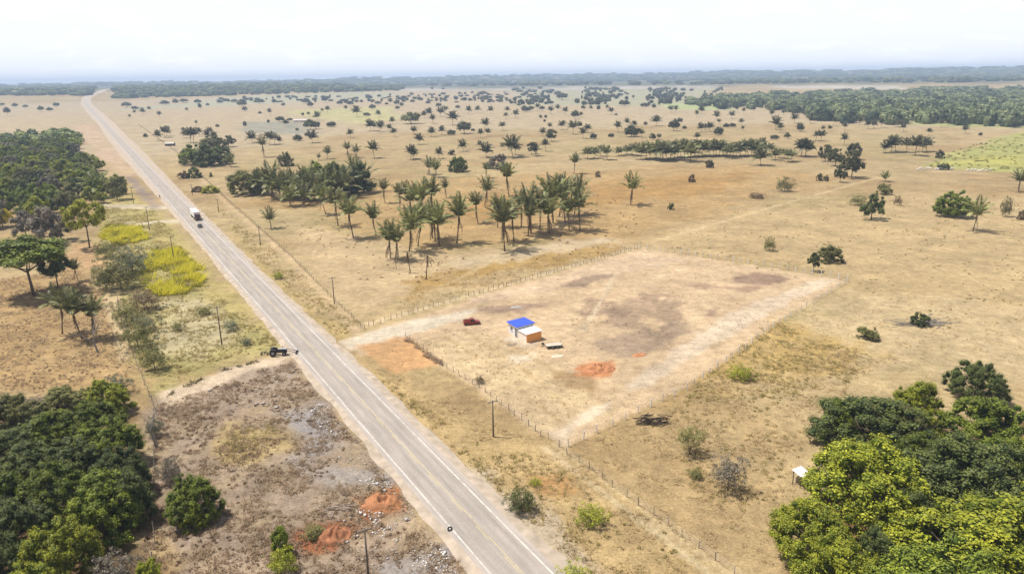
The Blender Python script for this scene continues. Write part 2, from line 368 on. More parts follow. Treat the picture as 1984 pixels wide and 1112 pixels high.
def ground():
    ang = np.concatenate([np.arange(-47, 47.01, 0.16), np.arange(50, 311, 4.0)]); ang = np.radians(ang)
    rr = [0.05, 6.0, 12.0, 18.0, 24.0]
    while rr[-1] < 560: rr.append(rr[-1]*1.0115)
    while rr[-1] < 13500: rr.append(rr[-1]*1.022)
    rr = np.array(rr); na, nr = len(ang), len(rr)
    A, R = np.meshgrid(ang, rr)
    x = (R*np.sin(A)).ravel(); y = (R*np.cos(A)).ravel()
    z = hgt(x, y)
    r = np.hypot(x, y)
    wob = (fbm(x*0.16, y*0.16, 1, 6)-0.5)*3.6
    wob2 = (fbm(x*0.012, y*0.012, 4, 4)-0.5)*2.4
    wb = np.where(r > 700, wob2, wob)
    col = np.empty((len(x), 3)); base = alb(206, 178, 130)
    big = fbm(x*0.006, y*0.006, 9, 4)[:, None]
    col[:] = base*(0.86+0.28*big)
    pk = np.clip((fbm(x*0.02, y*0.02, 12, 3)-0.5)*4, 0, 1)[:, None]
    col = col*(1-0.5*pk)+alb(178, 142, 92)*0.5*pk
    ol = np.clip((fbm(x*0.013, y*0.013, 17, 4)-0.52)*5, 0, 1)[:, None]
    col = col*(1-0.45*ol)+alb(186, 170, 116)*0.45*ol
    rough = np.full(len(x), 0.6)
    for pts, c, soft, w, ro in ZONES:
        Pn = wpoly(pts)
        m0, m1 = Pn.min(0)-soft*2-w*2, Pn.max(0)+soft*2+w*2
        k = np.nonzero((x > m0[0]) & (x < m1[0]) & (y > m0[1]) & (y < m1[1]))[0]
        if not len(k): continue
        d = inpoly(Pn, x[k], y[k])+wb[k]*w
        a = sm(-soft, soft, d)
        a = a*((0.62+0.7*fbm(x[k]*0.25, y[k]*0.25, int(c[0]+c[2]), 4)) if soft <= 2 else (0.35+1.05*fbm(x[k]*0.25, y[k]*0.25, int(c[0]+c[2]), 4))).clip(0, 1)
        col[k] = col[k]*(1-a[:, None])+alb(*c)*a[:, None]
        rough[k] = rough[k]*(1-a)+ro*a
    for pts, w, c in RUTS:
        Pn = wpoly(pts)
        for i in range(len(Pn)-1):
            x0, y0 = Pn[i]; x1, y1 = Pn[i+1]
            k = np.nonzero((x > min(x0, x1)-4) & (x < max(x0, x1)+4) & (y > min(y0, y1)-4) & (y < max(y0, y1)+4))[0]
            ex, ey = x1-x0, y1-y0; t = np.clip(((x[k]-x0)*ex+(y[k]-y0)*ey)/(ex*ex+ey*ey), 0, 1)
            d = np.hypot(x[k]-x0-t*ex, y[k]-y0-t*ey)+wob[k]*0.5
            a = (1-sm(w*0.6, w*1.7, d))*0.8
            col[k] = col[k]*(1-a[:, None])+alb(*c)*a[:, None]; rough[k] *= 1-a
    # wooded country beyond the plain keeps dark litter and scrub between the crowns
    az = np.degrees(np.arctan2(x, y))
    wood = sm(3300, 3900, r+500*wob2+300*sm(-8, -2, az))*0.85
    wood = np.where(r > 4800, wood*(0.55+0.9*fbm(x*0.0011, y*0.0011, 21, 3)).clip(0, 1), wood)
    col = col*(1-wood[:, None])+np.array([0.075, 0.085, 0.045])*wood[:, None]
    v = np.stack([x, y, z], 1)
    i = np.arange(nr-1)[:, None]*na; j = np.arange(na)[None, :]; j2 = (j+1) % na
    f = np.stack([(i+j), (i+na+j), (i+na+j2), (i+j2)], -1).reshape(-1, 4)
    me = mesh_np('ground', v, f, smooth=True, attrs={'tint': ('c', np.hstack([col, np.ones((len(col), 1))])), 'tuft': ('f', rough)})
    m, n, l, b = nm('dry_ground')
    at = n.new('ShaderNodeAttribute'); at.attribute_name = 'tint'; tu = n.new('ShaderNodeAttribute'); tu.attribute_name = 'tuft'
    t = n.new('ShaderNodeTexCoord')
    def noise(sc, det, ro=0.55, off=0):
        mp = n.new('ShaderNodeMapping'); mp.inputs['Location'].default_value = (off, off*2, 0); l.new(t.outputs['Object'], mp.inputs[0])
        q = n.new('ShaderNodeTexNoise'); q.inputs['Scale'].default_value = sc; q.inputs['Detail'].default_value = det; q.inputs['Roughness'].default_value = ro
        l.new(mp.outputs[0], q.inputs['Vector']); return q.outputs['Fac']
    def mr(src, a, b_, c, d):
        q = n.new('ShaderNodeMapRange'); q.inputs[1].default_value = a; q.inputs[2].default_value = b_; q.inputs[3].default_value = c; q.inputs[4].default_value = d
        l.new(src, q.inputs[0]); return q.outputs[0]
    def mul(a, b_):
        q = n.new('ShaderNodeMath'); q.operation = 'MULTIPLY'
        for i_, s_ in enumerate((a, b_)):
            if isinstance(s_, (int, float)): q.inputs[i_].default_value = s_
            else: l.new(s_, q.inputs[i_])
        return q.outputs[0]
    n1 = mr(noise(0.045, 8, .66), .3, .7, .76, 1.20); n2 = mr(noise(0.45, 6, .68, off=7), .3, .7, .74, 1.22); n3 = mr(noise(2.6, 6, .75, off=3), .3, .7, .62, 1.33)
    g = mul(mul(mul(n1, n2), n3), mr(noise(0.13, 8, .7, off=31), .3, .7, .80, 1.16))
    # sparse darker dead tufts and litter where the cover is rough
    sp = mr(noise(1.15, 5, .68, off=11), .52, .64, 0, 1)
    sp2 = mr(noise(0.16, 4, .6, off=19), .40, .58, 0.2, 1)
    fine = mr(noise(3.4, 3, .6, off=23), .55, .63, 0, .55)
    spm = n.new('ShaderNodeMath'); spm.operation = 'MAXIMUM'; l.new(sp, spm.inputs[0]); l.new(fine, spm.inputs[1]); sp = spm.outputs[0]
    spk = mul(mul(sp, sp2), mul(tu.outputs['Fac'], .85))
    vo = n.new('ShaderNodeTexVoronoi'); vo.feature = 'DISTANCE_TO_EDGE'; vo.inputs['Scale'].default_value = 0.021
    vw = n.new('ShaderNodeTexNoise'); vw.inputs['Scale'].default_value = 0.05; vw.inputs['Detail'].default_value = 5; l.new(t.outputs['Object'], vw.inputs['Vector'])
    va = n.new('ShaderNodeVectorMath'); va.operation = 'MULTIPLY_ADD'; l.new(vw.outputs['Color'], va.inputs[0]); va.inputs[1].default_value = (34, 34, 0); l.new(t.outputs['Object'], va.inputs[2])
    l.new(va.outputs[0], vo.inputs['Vector'])
    trail = mul(mr(vo.outputs['Distance'], 0.004, 0.014, .16, 0), tu.outputs['Fac'])
    ga = n.new('ShaderNodeMath'); ga.operation = 'ADD'; l.new(g, ga.inputs[0]); l.new(trail, ga.inputs[1]); g = ga.outputs[0]
    sc = n.new('ShaderNodeVectorMath'); sc.operation = 'SCALE'; l.new(at.outputs['Color'], sc.inputs[0]); l.new(g, sc.inputs['Scale'])
    mx = n.new('ShaderNodeMix'); mx.data_type = 'RGBA'; l.new(spk, mx.inputs[0]); l.new(sc.outputs[0], mx.inputs[6])
    dk = n.new('ShaderNodeVectorMath'); dk.operation = 'MULTIPLY'; l.new(sc.outputs[0], dk.inputs[0]); dk.inputs[1].default_value = (.40, .36, .28)
    l.new(dk.outputs[0], mx.inputs[7]); l.new(mx.outputs[2], b.inputs['Base Color'])
    b.inputs['Roughness'].default_value = 0.95; b.inputs['Specular IOR Level'].default_value = 0.1
    bp = n.new('ShaderNodeBump'); bp.inputs['Strength'].default_value = 0.5; bp.inputs['Distance'].default_value = 0.25
    l.new(noise(0.9, 6, .6, off=5), bp.inputs['Height']); l.new(bp.outputs[0], b.inputs['Normal'])
    me.materials.append(m)
    return struct('ground', me)
ground()

# ------------------------------------------------------------------ the highway
P0 = Vector((0.55, 78.14, 0)); RD = Vector((-0.5124, 0.85874, 0)).normalized(); RN = Vector((RD.y, -RD.x, 0))
def road_pts():
    pts = [P0+RD*s for s in np.concatenate([np.arange(-110, 0, 12), np.arange(0, 420, 3), np.arange(420, 780, 12), np.arange(780, 2400, 60)])]
    last = pts[-1]
    ctrl = [pts[-4], last, G(166, 192), G(178, 184), G(196, 177), G(216, 172.5), G(233, 169.5), G(250, 168)]
    ctrl = [c.copy() for c in ctrl]
    for i in range(1, len(ctrl)-2):
        for k in range(1, 9):
            t = k/8; a, b, c, d = ctrl[i-1], ctrl[i], ctrl[i+1], ctrl[i+2]
            pts.append(0.5*((2*b)+(c-a)*t+(2*a-5*b+4*c-d)*t*t+(3*b-a-3*c+d)*t**3))
    for p in pts: p.z = float(hgt(p.x, p.y))
    return pts
RP = road_pts()
def ribbon(offs, name, mat_, parent=None, rng_=(0, None), dz=0.0):
    """offs: list of (side offset, height); or function of metres from the camera"""
    pts = RP[rng_[0]:rng_[1]]; v = []; f = []
    for i, p in enumerate(pts):
        t = (pts[min(i+1, len(pts)-1)]-pts[max(i-1, 0)]); t.z = 0; t.normalize(); nn = Vector((t.y, -t.x, 0))
        o = offs(p.length) if callable(offs) else offs
        for s, h in o: v.append(p+nn*s+Vector((0, 0, h+dz)))
    k = len(o)
    for i in range(len(pts)-1):
        for j in range(k-1): f.append((i*k+j, i*k+j+1, (i+1)*k+j+1, (i+1)*k+j))
    return struct(name, mesh_np(name, v, f, [mat_], smooth=False), parent)
def road_mat(name, col, paint=False):
    m, n, l, b = nm(name); b.inputs['Roughness'].default_value = .9; b.inputs['Specular IOR Level'].default_value = .2
    t = n.new('ShaderNodeTexCoord')
    def dot(v):
        q = n.new('ShaderNodeVectorMath'); q.operation = 'DOT_PRODUCT'; l.new(t.outputs['Object'], q.inputs[0]); q.inputs[1].default_value = v; return q.outputs['Value']
    def mth(op, a_, b_=0.0):
        q = n.new('ShaderNodeMath'); q.operation = op
        for i_, s_ in enumerate((a_, b_)):
            if isinstance(s_, (int, float)): q.inputs[i_].default_value = s_
            else: l.new(s_, q.inputs[i_])
        return q.outputs[0]
    def nz(vec, sc, det, lo, hi, a_=.3, b_=.7):
        q = n.new('ShaderNodeTexNoise'); q.inputs['Scale'].default_value = sc; q.inputs['Detail'].default_value = det; q.inputs['Roughness'].default_value = .65; l.new(vec, q.inputs['Vector'])
        r_ = n.new('ShaderNodeMapRange'); r_.inputs[1].default_value = a_; r_.inputs[2].default_value = b_; r_.inputs[3].default_value = lo; r_.inputs[4].default_value = hi; l.new(q.outputs['Fac'], r_.inputs[0]); return r_.outputs[0]
    acr = mth('SUBTRACT', dot((RN.x, RN.y, 0)), P0.dot(RN)); alo = dot((RD.x, RD.y, 0))
    c = n.new('ShaderNodeCombineXYZ'); l.new(acr, c.inputs[0]); l.new(mth('MULTIPLY', alo, .06), c.inputs[1])
    ab = mth('ABSOLUTE', acr)                                    # wheel tracks about 0.9 and 2.6 m from the centre
    w1 = mth('SUBTRACT', 1.0, mth('MINIMUM', mth('MULTIPLY', mth('ABSOLUTE', mth('SUBTRACT', ab, .95)), 1.9), 1.0))
    w2 = mth('SUBTRACT', 1.0, mth('MINIMUM', mth('MULTIPLY', mth('ABSOLUTE', mth('SUBTRACT', ab, 2.6)), 1.9), 1.0))
    wear = mth('SUBTRACT', 1.0, mth('MULTIPLY', mth('ADD', w1, w2), .09))
    g = mth('MULTIPLY', mth('MULTIPLY', wear, nz(c.outputs[0], 1.2, 6, .80, 1.16)), nz(t.outputs['Object'], .09, 5, .90, 1.08))
    g = mth('MULTIPLY', g, nz(t.outputs['Object'], 2.5, 4, .92, 1.07))
    dust = mth('MULTIPLY', mth('MINIMUM', mth('MAXIMUM', mth('SUBTRACT', ab, 3.0), 0.0), 1.0), .10)
    g = mth('ADD', g, dust)
    s1 = n.new('ShaderNodeVectorMath'); s1.operation = 'SCALE'; s1.inputs[0].default_value = (0.300, 0.262, 0.228); l.new(g, s1.inputs['Scale'])
    if paint:
        mx = n.new('ShaderNodeMix'); mx.data_type = 'RGBA'; l.new(nz(t.outputs['Object'], 1.1, 6, .25, .95, .38, .56), mx.inputs[0]); l.new(s1.outputs[0], mx.inputs[6]); mx.inputs[7].default_value = (*col, 1)
        l.new(mx.outputs[2], b.inputs['Base Color'])
    else: l.new(s1.outputs[0], b.inputs['Base Color'])
    return m
M_ASPH = road_mat('sun_bleached_asphalt', (0, 0, 0))
M_SHOU = mat('gravel_shoulder', (0.35, 0.285, 0.22), 0.95, 0.28, 0.5, bump=0.3, spec=0.1)
M_WLINE = road_mat('white_road_paint', (0.50, 0.47, 0.43), True)
M_YLINE = road_mat('yellow_road_paint', (0.46, 0.38, 0.20), True)
def sh(r):
    e = 0.3+1.2*float(sm(250, 900, np.array(r)))*4+3*float(sm(900, 1800, np.array(r)))
    a, b = 1.9*(float(fbm(np.array(r*.21), np.array(3.), 41, 3))-.5), 2.4*(float(fbm(np.array(r*.21), np.array(9.), 43, 3))-.5)
    return [(-5.5-e*1.2-a, -0.05), (-4.9-e*.3-a*.4, 0.16), (-4.3, 0.28), (4.9, 0.28), (5.8+e*.3+b*.4, 0.16), (6.5+e*1.2+b, -0.05)]
ribbon(sh, 'road_shoulder', M_SHOU)
def asph(r):
    u = 0.25*math.sin(r*0.05)+0.15*math.sin(r*0.13+1)
    return [(-4.35-u*.5, 0.284), (0, 0.33), (4.75+u, 0.284)]
highway = ribbon(asph, 'highway', M_ASPH)
for s in (-3.43, 3.43):
    ribbon([(s-0.12, 0.296+0.04*(1-abs(s)/4.5)), (s+0.12, 0.296+0.04*(1-abs(s)/4.5))], 'edge_line', M_WLINE, highway)
ribbon([(0.10, 0.338), (0.24, 0.337)], 'centre_line', M_YLINE, highway)
dash = mesh_np('centre_dash', [(-.07, 0, 0), (.07, 0, 0), (.07, 4, 0), (-.07, 4, 0)], [(0, 1, 2, 3)], [M_YLINE])
for k in range(-4, 40):
    p = P0+RD*(k*8.0)-RN*0.17
    obj('centre_dash', dash, highway, loc=(p.x, p.y, 0.339), rot=(0, 0, math.atan2(-RD.x, RD.y)))

# ------------------------------------------------------------------ plants: shared shapes
def leaf_cloud(pos, nrm, size, r, asp=0.62):
    """one rhombic leaf face per position"""
    n = len(pos)
    nrm = nrm/np.linalg.norm(nrm, axis=1, keepdims=True)
    a = r.normal(size=(n, 3)); t = np.cross(nrm, a); t /= np.linalg.norm(t, axis=1, keepdims=True)+1e-9
    b = np.cross(nrm, t); s = size[:, None]
    v = np.stack([pos-t*s, pos-b*s*asp, pos+t*s, pos+b*s*asp], 1).reshape(-1, 3)
    f = np.arange(4*n).reshape(n, 4)
    return v, f
def _cubesphere():
    v = []; f = []
    for ax in range(3):
        for sg in (-1, 1):
            b = len(v)
            for i in range(3):
                for j in range(3):
                    p_ = [0, 0, 0]; p_[ax] = sg; p_[(ax+1) % 3] = (i-1)*sg; p_[(ax+2) % 3] = j-1
                    v.append(np.array(p_, float)/np.linalg.norm(p_))
            for i in range(2):
                for j in range(2): f.append((b+i*3+j, b+(i+1)*3+j, b+(i+1)*3+j+1, b+i*3+j+1))
    return np.array(v), np.array(f)
CSV, CSF = _cubesphere()
def crown_data(seed, nclump, nleaf, leaf, flat=0.0, crad=(0.10, 0.17), gap=0.0, low=-0.2, lump=0.25, zc=0.40, core='clump', lobes=0):
    """crown of unit width and unit height standing on z=0: lobes carry clumps, clumps carry leaves"""
    r = np.random.default_rng(seed)
    def fib(n, lo, jit):
        i_ = np.arange(n)+.5; cz = 1-(1-lo)*i_/n; ph = math.pi*(1+5**.5)*i_+r.uniform(0, 6)
        q = np.stack([np.sqrt(1-cz**2)*np.cos(ph), np.sqrt(1-cz**2)*np.sin(ph), cz], 1)+r.normal(size=(n, 3))*jit/math.sqrt(n)
        return q/np.linalg.norm(q, axis=1, keepdims=True)
    cr = r.uniform(*crad, nclump)
    if lobes:
        lr = r.uniform(.17, .30, lobes); lc = fib(lobes, low, .9)*((.5-lr)*(1+lump*(r.random(lobes)-.55)))[:, None]
        k = r.choice(lobes, nclump, p=lr**2/np.sum(lr**2))
        q = r.normal(size=(nclump, 3))+1.1*lc[k]/(np.linalg.norm(lc[k], axis=1, keepdims=True)+1e-6)+np.array([0, 0, .35]); q /= np.linalg.norm(q, axis=1, keepdims=True)
        c = lc[k]+q*((lr[k]-cr*.5)*r.uniform(.75, 1.1, nclump))[:, None]; d = q
    else:
        d = fib(nclump, low, .6); rad = (.80+.2*r.random(nclump))*(1+lump*(r.random(nclump)-.6))
        rad[r.random(nclump) < .18] *= .6
        c = d*rad[:, None]*(.5-cr[:, None]*.95)
    zk = 1.35                                                   # crowns are wider than tall: keeps the clumps round
    zz = c[:, 2]*2
    c[:, 2] = np.clip(zc+np.where(zz > 0, zz*(1-zc), zz*zc)*(1-flat), cr*.9, 1-cr*.9)
    if gap:
        ok = r.random(len(c)) > gap; c, cr, d = c[ok], cr[ok], d[ok]
    k = r.choice(len(c), nleaf, p=cr**2/np.sum(cr**2))
    ld = r.normal(size=(nleaf, 3)); ld += d[k]*0.9+np.array([0, 0, 0.40]); ld /= np.linalg.norm(ld, axis=1, keepdims=True)
    rr = cr[k]*(0.62+0.75*r.random(nleaf)**1.6)
    sp = np.array([1, 1, zk])
    pos = c[k]+ld*rr[:, None]*sp
    inn = r.random(nleaf) < 0.08
    q_ = r.uniform(0.2, 0.8, (inn.sum(), 1)); mid_ = np.array([0, 0, zc*0.9]); pos[inn] = mid_+(c[k[inn]]-mid_)*q_
    nrm = ld+r.normal(size=(nleaf, 3))*0.42
    size = leaf*r.uniform(0.5, 1.45, nleaf)
    v, f = leaf_cloud(pos, nrm, size, r)
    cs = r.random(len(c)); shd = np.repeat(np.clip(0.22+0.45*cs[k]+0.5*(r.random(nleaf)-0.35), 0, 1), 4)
    # dense inner foliage as added solid cores, inner shade put into their dark colour
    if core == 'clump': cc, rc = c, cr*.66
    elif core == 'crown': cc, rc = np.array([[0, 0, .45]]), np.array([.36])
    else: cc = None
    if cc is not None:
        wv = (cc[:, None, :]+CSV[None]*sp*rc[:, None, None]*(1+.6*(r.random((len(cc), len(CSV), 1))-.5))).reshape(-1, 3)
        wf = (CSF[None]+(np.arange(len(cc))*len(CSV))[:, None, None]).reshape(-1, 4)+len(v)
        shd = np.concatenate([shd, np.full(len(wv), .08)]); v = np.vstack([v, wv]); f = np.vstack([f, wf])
    v[:, :2] *= 0.5/np.percentile(np.hypot(v[:, 0], v[:, 1]), 97)
    v[:, 2] = np.clip(v[:, 2]/np.percentile(v[:, 2], 99.5), 0.0, 1.1)
    return v, f, shd
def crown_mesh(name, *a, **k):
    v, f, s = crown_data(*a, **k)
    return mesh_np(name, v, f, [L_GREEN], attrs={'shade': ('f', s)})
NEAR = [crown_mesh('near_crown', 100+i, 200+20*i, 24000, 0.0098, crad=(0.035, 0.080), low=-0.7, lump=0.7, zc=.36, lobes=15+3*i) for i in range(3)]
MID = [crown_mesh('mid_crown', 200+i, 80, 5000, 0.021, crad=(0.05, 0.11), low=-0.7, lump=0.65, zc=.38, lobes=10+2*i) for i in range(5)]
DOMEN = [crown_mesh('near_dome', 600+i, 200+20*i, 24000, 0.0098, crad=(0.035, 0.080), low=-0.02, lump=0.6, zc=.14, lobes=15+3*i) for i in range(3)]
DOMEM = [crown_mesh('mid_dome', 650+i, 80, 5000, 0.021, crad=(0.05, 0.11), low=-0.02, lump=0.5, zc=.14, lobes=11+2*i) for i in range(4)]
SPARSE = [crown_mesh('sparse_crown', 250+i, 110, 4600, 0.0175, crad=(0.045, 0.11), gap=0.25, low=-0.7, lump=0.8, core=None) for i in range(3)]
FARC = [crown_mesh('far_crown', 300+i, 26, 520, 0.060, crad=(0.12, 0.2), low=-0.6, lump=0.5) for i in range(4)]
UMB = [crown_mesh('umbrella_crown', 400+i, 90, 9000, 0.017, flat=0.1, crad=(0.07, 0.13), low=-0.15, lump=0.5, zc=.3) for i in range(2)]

def trunk_mesh(name, seed, bole=0.45, limbs=6, spread=0.34, r0=0.019, n=6):
    r = random.Random(seed); b = MB()
    lean = (r.uniform(-.03, .03), r.uniform(-.03, .03))
    b.tube([(0, 0, -0.02), (lean[0]*.4, lean[1]*.4, bole*.4), (lean[0], lean[1], bole)], [r0*1.25, r0, r0*0.8], n)
    for i in range(limbs):
        a = 2*math.pi*(i+r.random()*.6)/limbs; e = spread*r.uniform(.6, 1)
        z1 = r.uniform(.68, .9)
        p0 = Vector((lean[0], lean[1], bole*r.uniform(.85, .98)))
        p2 = Vector((math.cos(a)*e, math.sin(a)*e, z1)); p1 = p0.lerp(p2, .5)+Vector((math.cos(a)*.04, math.sin(a)*.04, -.03))
        b.tube([p0, p1, p2], [r0*.55, r0*.4, r0*.15], 5)
        q = p1.lerp(p2, .5); a2 = a+r.uniform(-.9, .9)
        b.tube([p1, q+Vector((math.cos(a2)*.1, math.sin(a2)*.1, .06))], [r0*.3, r0*.1], 4)
    return b.mesh(name, M_BARK, True)
TRUNK = [trunk_mesh('trunk', 10+i, 0.28+0.05*i) for i in range(3)]
TALLTRUNK = [trunk_mesh('tall_trunk', 20+i, 0.55, 7, .36, 0.017) for i in range(2)]

def bare_mesh(name, seed, depth_=5, lean=0.12, col=M_GBARK):
    r = random.Random(seed); b = MB()
    def br(p, d, ln, rad, k):
        q = p+d*ln+Vector((r.uniform(-.1, .1), r.uniform(-.1, .1), 0))*ln*.5; e = q+(d+Vector((r.uniform(-.3, .3), r.uniform(-.3, .3), .12))).normalized()*ln*.6
        b.tube([p, q, e], [rad, rad*.75, rad*.5], 5 if k > 3 else 3, cap=False)
        if k == 0: return
        for i in range(r.choice((2, 2, 3))):
            a = r.uniform(0, 6.28); s = r.uniform(.4, .9)
            nd = (d*.75+Vector((math.cos(a)*s, math.sin(a)*s, r.uniform(-.05, .35)))).normalized()
            br(e if i else q, nd, ln*r.uniform(.55, .78), rad*.5, k-1)
    br(Vector((0, 0, -.02)), Vector((lean, lean*.4, 1)).normalized(), .22, .022, depth_)
    return b.mesh(name, col, True)
BARE = [bare_mesh('bare_branches', 5+i) for i in range(3)]

# palm fronds: midrib with pinnate leaflets, unit length along +Y, bending down
def frond(name, seed, bend, pairs=20, wid=0.052, ll=0.15, droop=0.7, mat_=L_PALM):
    r = np.random.default_rng(seed); v = []; f = []; s = []
    N = 7; ts = np.linspace(0, 1, N); P = []; p = np.zeros(3); a = 0.0
    for i in range(N):
        P.append(p.copy()); p = p+np.array([0, math.cos(a), math.sin(a)])/(N-1); a -= bend/(N-1)*(0.5+ts[i])
    P = np.array(P)
    at = lambda t: np.array([np.interp(t, ts, P[:, k]) for k in range(3)])
    for i in range(N-1):
        w0, w1 = 0.014*(1-ts[i]*.9), 0.014*(1-ts[i+1]*.9); b = len(v)
        for q, w in ((P[i], w0), (P[i+1], w1)): v += [q+(-w, 0, 0), q+(w, 0, 0)]
        f += [(b, b+1, b+3, b+2)]; s += [.8]*4
    for i in range(pairs):
        t = 0.14+0.86*i/(pairs-1); q = at(min(t, 1)); d = at(min(t+.03, 1))-at(max(t-.03, 0)); d /= np.linalg.norm(d)+1e-9
        L = ll*(math.sin(math.pi*min(0.18+0.80*t, 1))**.6*1.0+.12)
        for sd in (-1, 1):
            tip = q+np.array([sd, 0, 0])*L*r.uniform(.75, 1)+d*L*r.uniform(.45, .8)+np.array([0, 0, -1])*L*droop*r.uniform(.2, 1.2)
            mid = q*.5+tip*.5+np.array([0, 0, .16*L]); b = len(v)
            v += [q-d*wid*.4, mid-d*wid*.55, tip, mid+d*wid*.55]; f += [(b, b+1, b+2, b+3)]; s += [r.uniform(0, 1)]*4
    return np.array(v), np.array(f), np.array(s)
def frond_mesh(name, *a, **k):
    v, f, s = frond(name, *a, **k)
    return mesh_np(name, v, f, [k.get('mat_', L_PALM)], attrs={'shade': ('f', s)})
FROND = [frond_mesh('frond', 1, 0.5), frond_mesh('frond', 2, 1.0), frond_mesh('frond', 3, 1.6), frond_mesh('frond', 4, 2.1)]
DRYF = [frond_mesh('dry_frond', 8, 0.9, pairs=11, ll=.10, droop=1.3, mat_=L_PALMD)]
def palm_set(seed, n=17):
    """(tilt from vertical, heading, bend index, length) for every frond"""
    r = random.Random(seed); out = []
    for i in range(n):
        t = (i+.5)/n; tilt = math.radians(4+54*t**1.05+r.uniform(-8, 8))
        out.append((tilt, i*2.39996+r.uniform(-.25, .25), min(3, int(t*3.2+r.random()*.9)), r.uniform(.85, 1.08)))
    return out
def palm_crown_mesh(name, seed, n=17, pairs=9):
    r = random.Random(seed); V = []; Fs = []; S = []; b = 0
    lib = [frond('f', 30+k, bd, pairs=pairs, wid=0.13, ll=.24) for k, bd in enumerate((.6, 1.1, 1.6, 2.0))]
    for tilt, hd, k, L in palm_set(seed, n):
        v, f, s = lib[k]
        M = np.array(Matrix.Rotation(hd, 3, 'Z') @ Matrix.Rotation(math.pi/2-tilt, 3, 'X'))
        V.append((v*L) @ M.T); Fs.append(f+b); S.append(s); b += len(v)
    return mesh_np(name, np.vstack(V), np.vstack(Fs), [L_PALMF], attrs={'shade': ('f', np.concatenate(S))})
FPALM = [palm_crown_mesh('palm_crown', 60+i) for i in range(4)]
def palm_trunk(name, seed, boot=True):
    r = random.Random(seed); b = MB(); c = r.uniform(-.12, .12); d = r.uniform(-.12, .12)
    b.tube([(0, 0, -.01), (c*.3, d*.3, .3), (c*.7, d*.7, .62), (c, d, .80), (c, d, .93), (c, d, 1.03)],
           [.032, .022, .021, .036, .050, .030] if boot else [.03, .024, .022, .022, .022, .02], 7)
    return b.mesh(name, M_PBARK, True), (c, d)
PTR = [palm_trunk('palm_trunk', i) for i in range(5)]

# ------------------------------------------------------------------ plant placing
def size_px(px, py, top, w):
    p = G(px, py); h = (py-top)/(py-hor(px))*(EYE-p.z)
    return p, h, w/pxm(p)
cnt = [0]
def tree(px, py, top, w, label, m=L_GREEN, lib=None, name='tree', cat='tree', group=None, cb=0.22, trunk=None, asp=None, sink=0.0):
    cnt[0] += 1; r = random.Random(cnt[0]*7919)
    p, h, wd = size_px(px, py, top, w)
    d = p.length
    if lib is None: lib = NEAR if d < 170 else MID if d < 620 else FARC
    if cb <= .065: lib = DOMEN if lib is NEAR and r.random() < .75 else DOMEM if lib is MID else lib
    t = thing(name, label, cat, p, r.uniform(0, 6.28), group)
    tr = (trunk or TRUNK)[r.randrange(len(trunk or TRUNK))]
    obj('trunk', tr, t, scale=(wd, wd, h*.86))
    cm = lib[r.randrange(len(lib))]
    obj('crown', cm, t, loc=(0, 0, h*cb-sink), scale=(wd, wd*r.uniform(.9, 1.08), h*(1-cb)), mat=m)
    return t
def bush(px, py, top, w, label, m=L_OLIVE, lib=None, name='bush', cat='bush', group=None):
    cnt[0] += 1; r = random.Random(cnt[0]*7919)
    p, h, wd = size_px(px, py, top, w)
    if lib is None: lib = MID if p.length < 620 else FARC
    if lib is MID: lib = DOMEM
    if lib is NEAR: lib = DOMEN
    t = thing(name, label, cat, p, r.uniform(0, 6.28), group)
    obj('stem', TRUNK[r.randrange(3)], t, scale=(wd*.8, wd*.8, h*.7))
    obj('foliage', lib[r.randrange(len(lib))], t, loc=(0, 0, -.04*h), scale=(wd, wd, h*.98), mat=m)
    return t
def palm(px, py, top, label, group=None, near=True, fs=None, spread=.80, m=None, dry=3, w=None, name='palm_tree'):
    cnt[0] += 1; r = random.Random(cnt[0]*104729)
    p, h, _ = size_px(px, py, top, 10)
    ft = fs*.86 if fs else r.uniform(.43, .54)
    t = thing(name, label, 'palm tree', p, r.uniform(0, 6.28), group)
    th = h*ft; me, (cx_, cy_) = PTR[r.randrange(len(PTR))]
    wide = max(th, h*.55)
    obj('trunk', me, t, scale=(wide, wide, th))
    top_ = (cx_*wide, cy_*wide, th*.99)
    L = (h-th)*1.16
    if near:
        mm = m or (L_PALMG if r.random() < .45 else L_PALM)
        for tilt, hd, k, ln in palm_set(cnt[0], 13+cnt[0] % 5):
            sc = L*ln*(1.0-.10*math.sin(tilt))
            obj('frond', FROND[k], t, loc=top_, rot=(math.pi/2-tilt*spread, 0, hd), scale=(sc*1.1, sc, sc), mat=mm)
        for k in range(r.randrange(dry+2)):
            sc = L*r.uniform(.4, .75)
            obj('dry_frond', DRYF[0], t, loc=(top_[0], top_[1], th*.95), rot=(math.radians(-66+r.uniform(-14, 16)), 0, r.uniform(0, 6.28)), scale=(sc, sc, sc))
    else:
        obj('crown', FPALM[r.randrange(len(FPALM))], t, loc=top_, scale=(L*.95*spread, L*.95*spread, L*1.0), mat=m or L_PALMF)
    return t

def merge_cloud(name, pts, lib, mat_, label, cat, sink=0.05, seed=3):
    """many crowns joined into one mass: pts of (x, y, z, width, height)"""
    r = np.random.default_rng(seed); V = []; Fs = []; S = []; b = 0
    for x, y, z, w, h in pts:
        v, f, s = lib[r.integers(len(lib))]
        a = r.uniform(0, 6.28); ca, sa = math.cos(a), math.sin(a)
        q = np.stack([(v[:, 0]*ca-v[:, 1]*sa)*w+x, (v[:, 0]*sa+v[:, 1]*ca)*w+y, (v[:, 2]-sink)*h+z], 1)
        V.append(q); Fs.append(f+b); S.append(np.clip(s*.6+r.uniform(-.25, .55), 0, 1)); b += len(v)
    me = mesh_np(name, np.vstack(V), np.vstack(Fs), [mat_], attrs={'shade': ('f', np.concatenate(S))})
    return tag(obj(name, me), label, cat, kind='stuff')

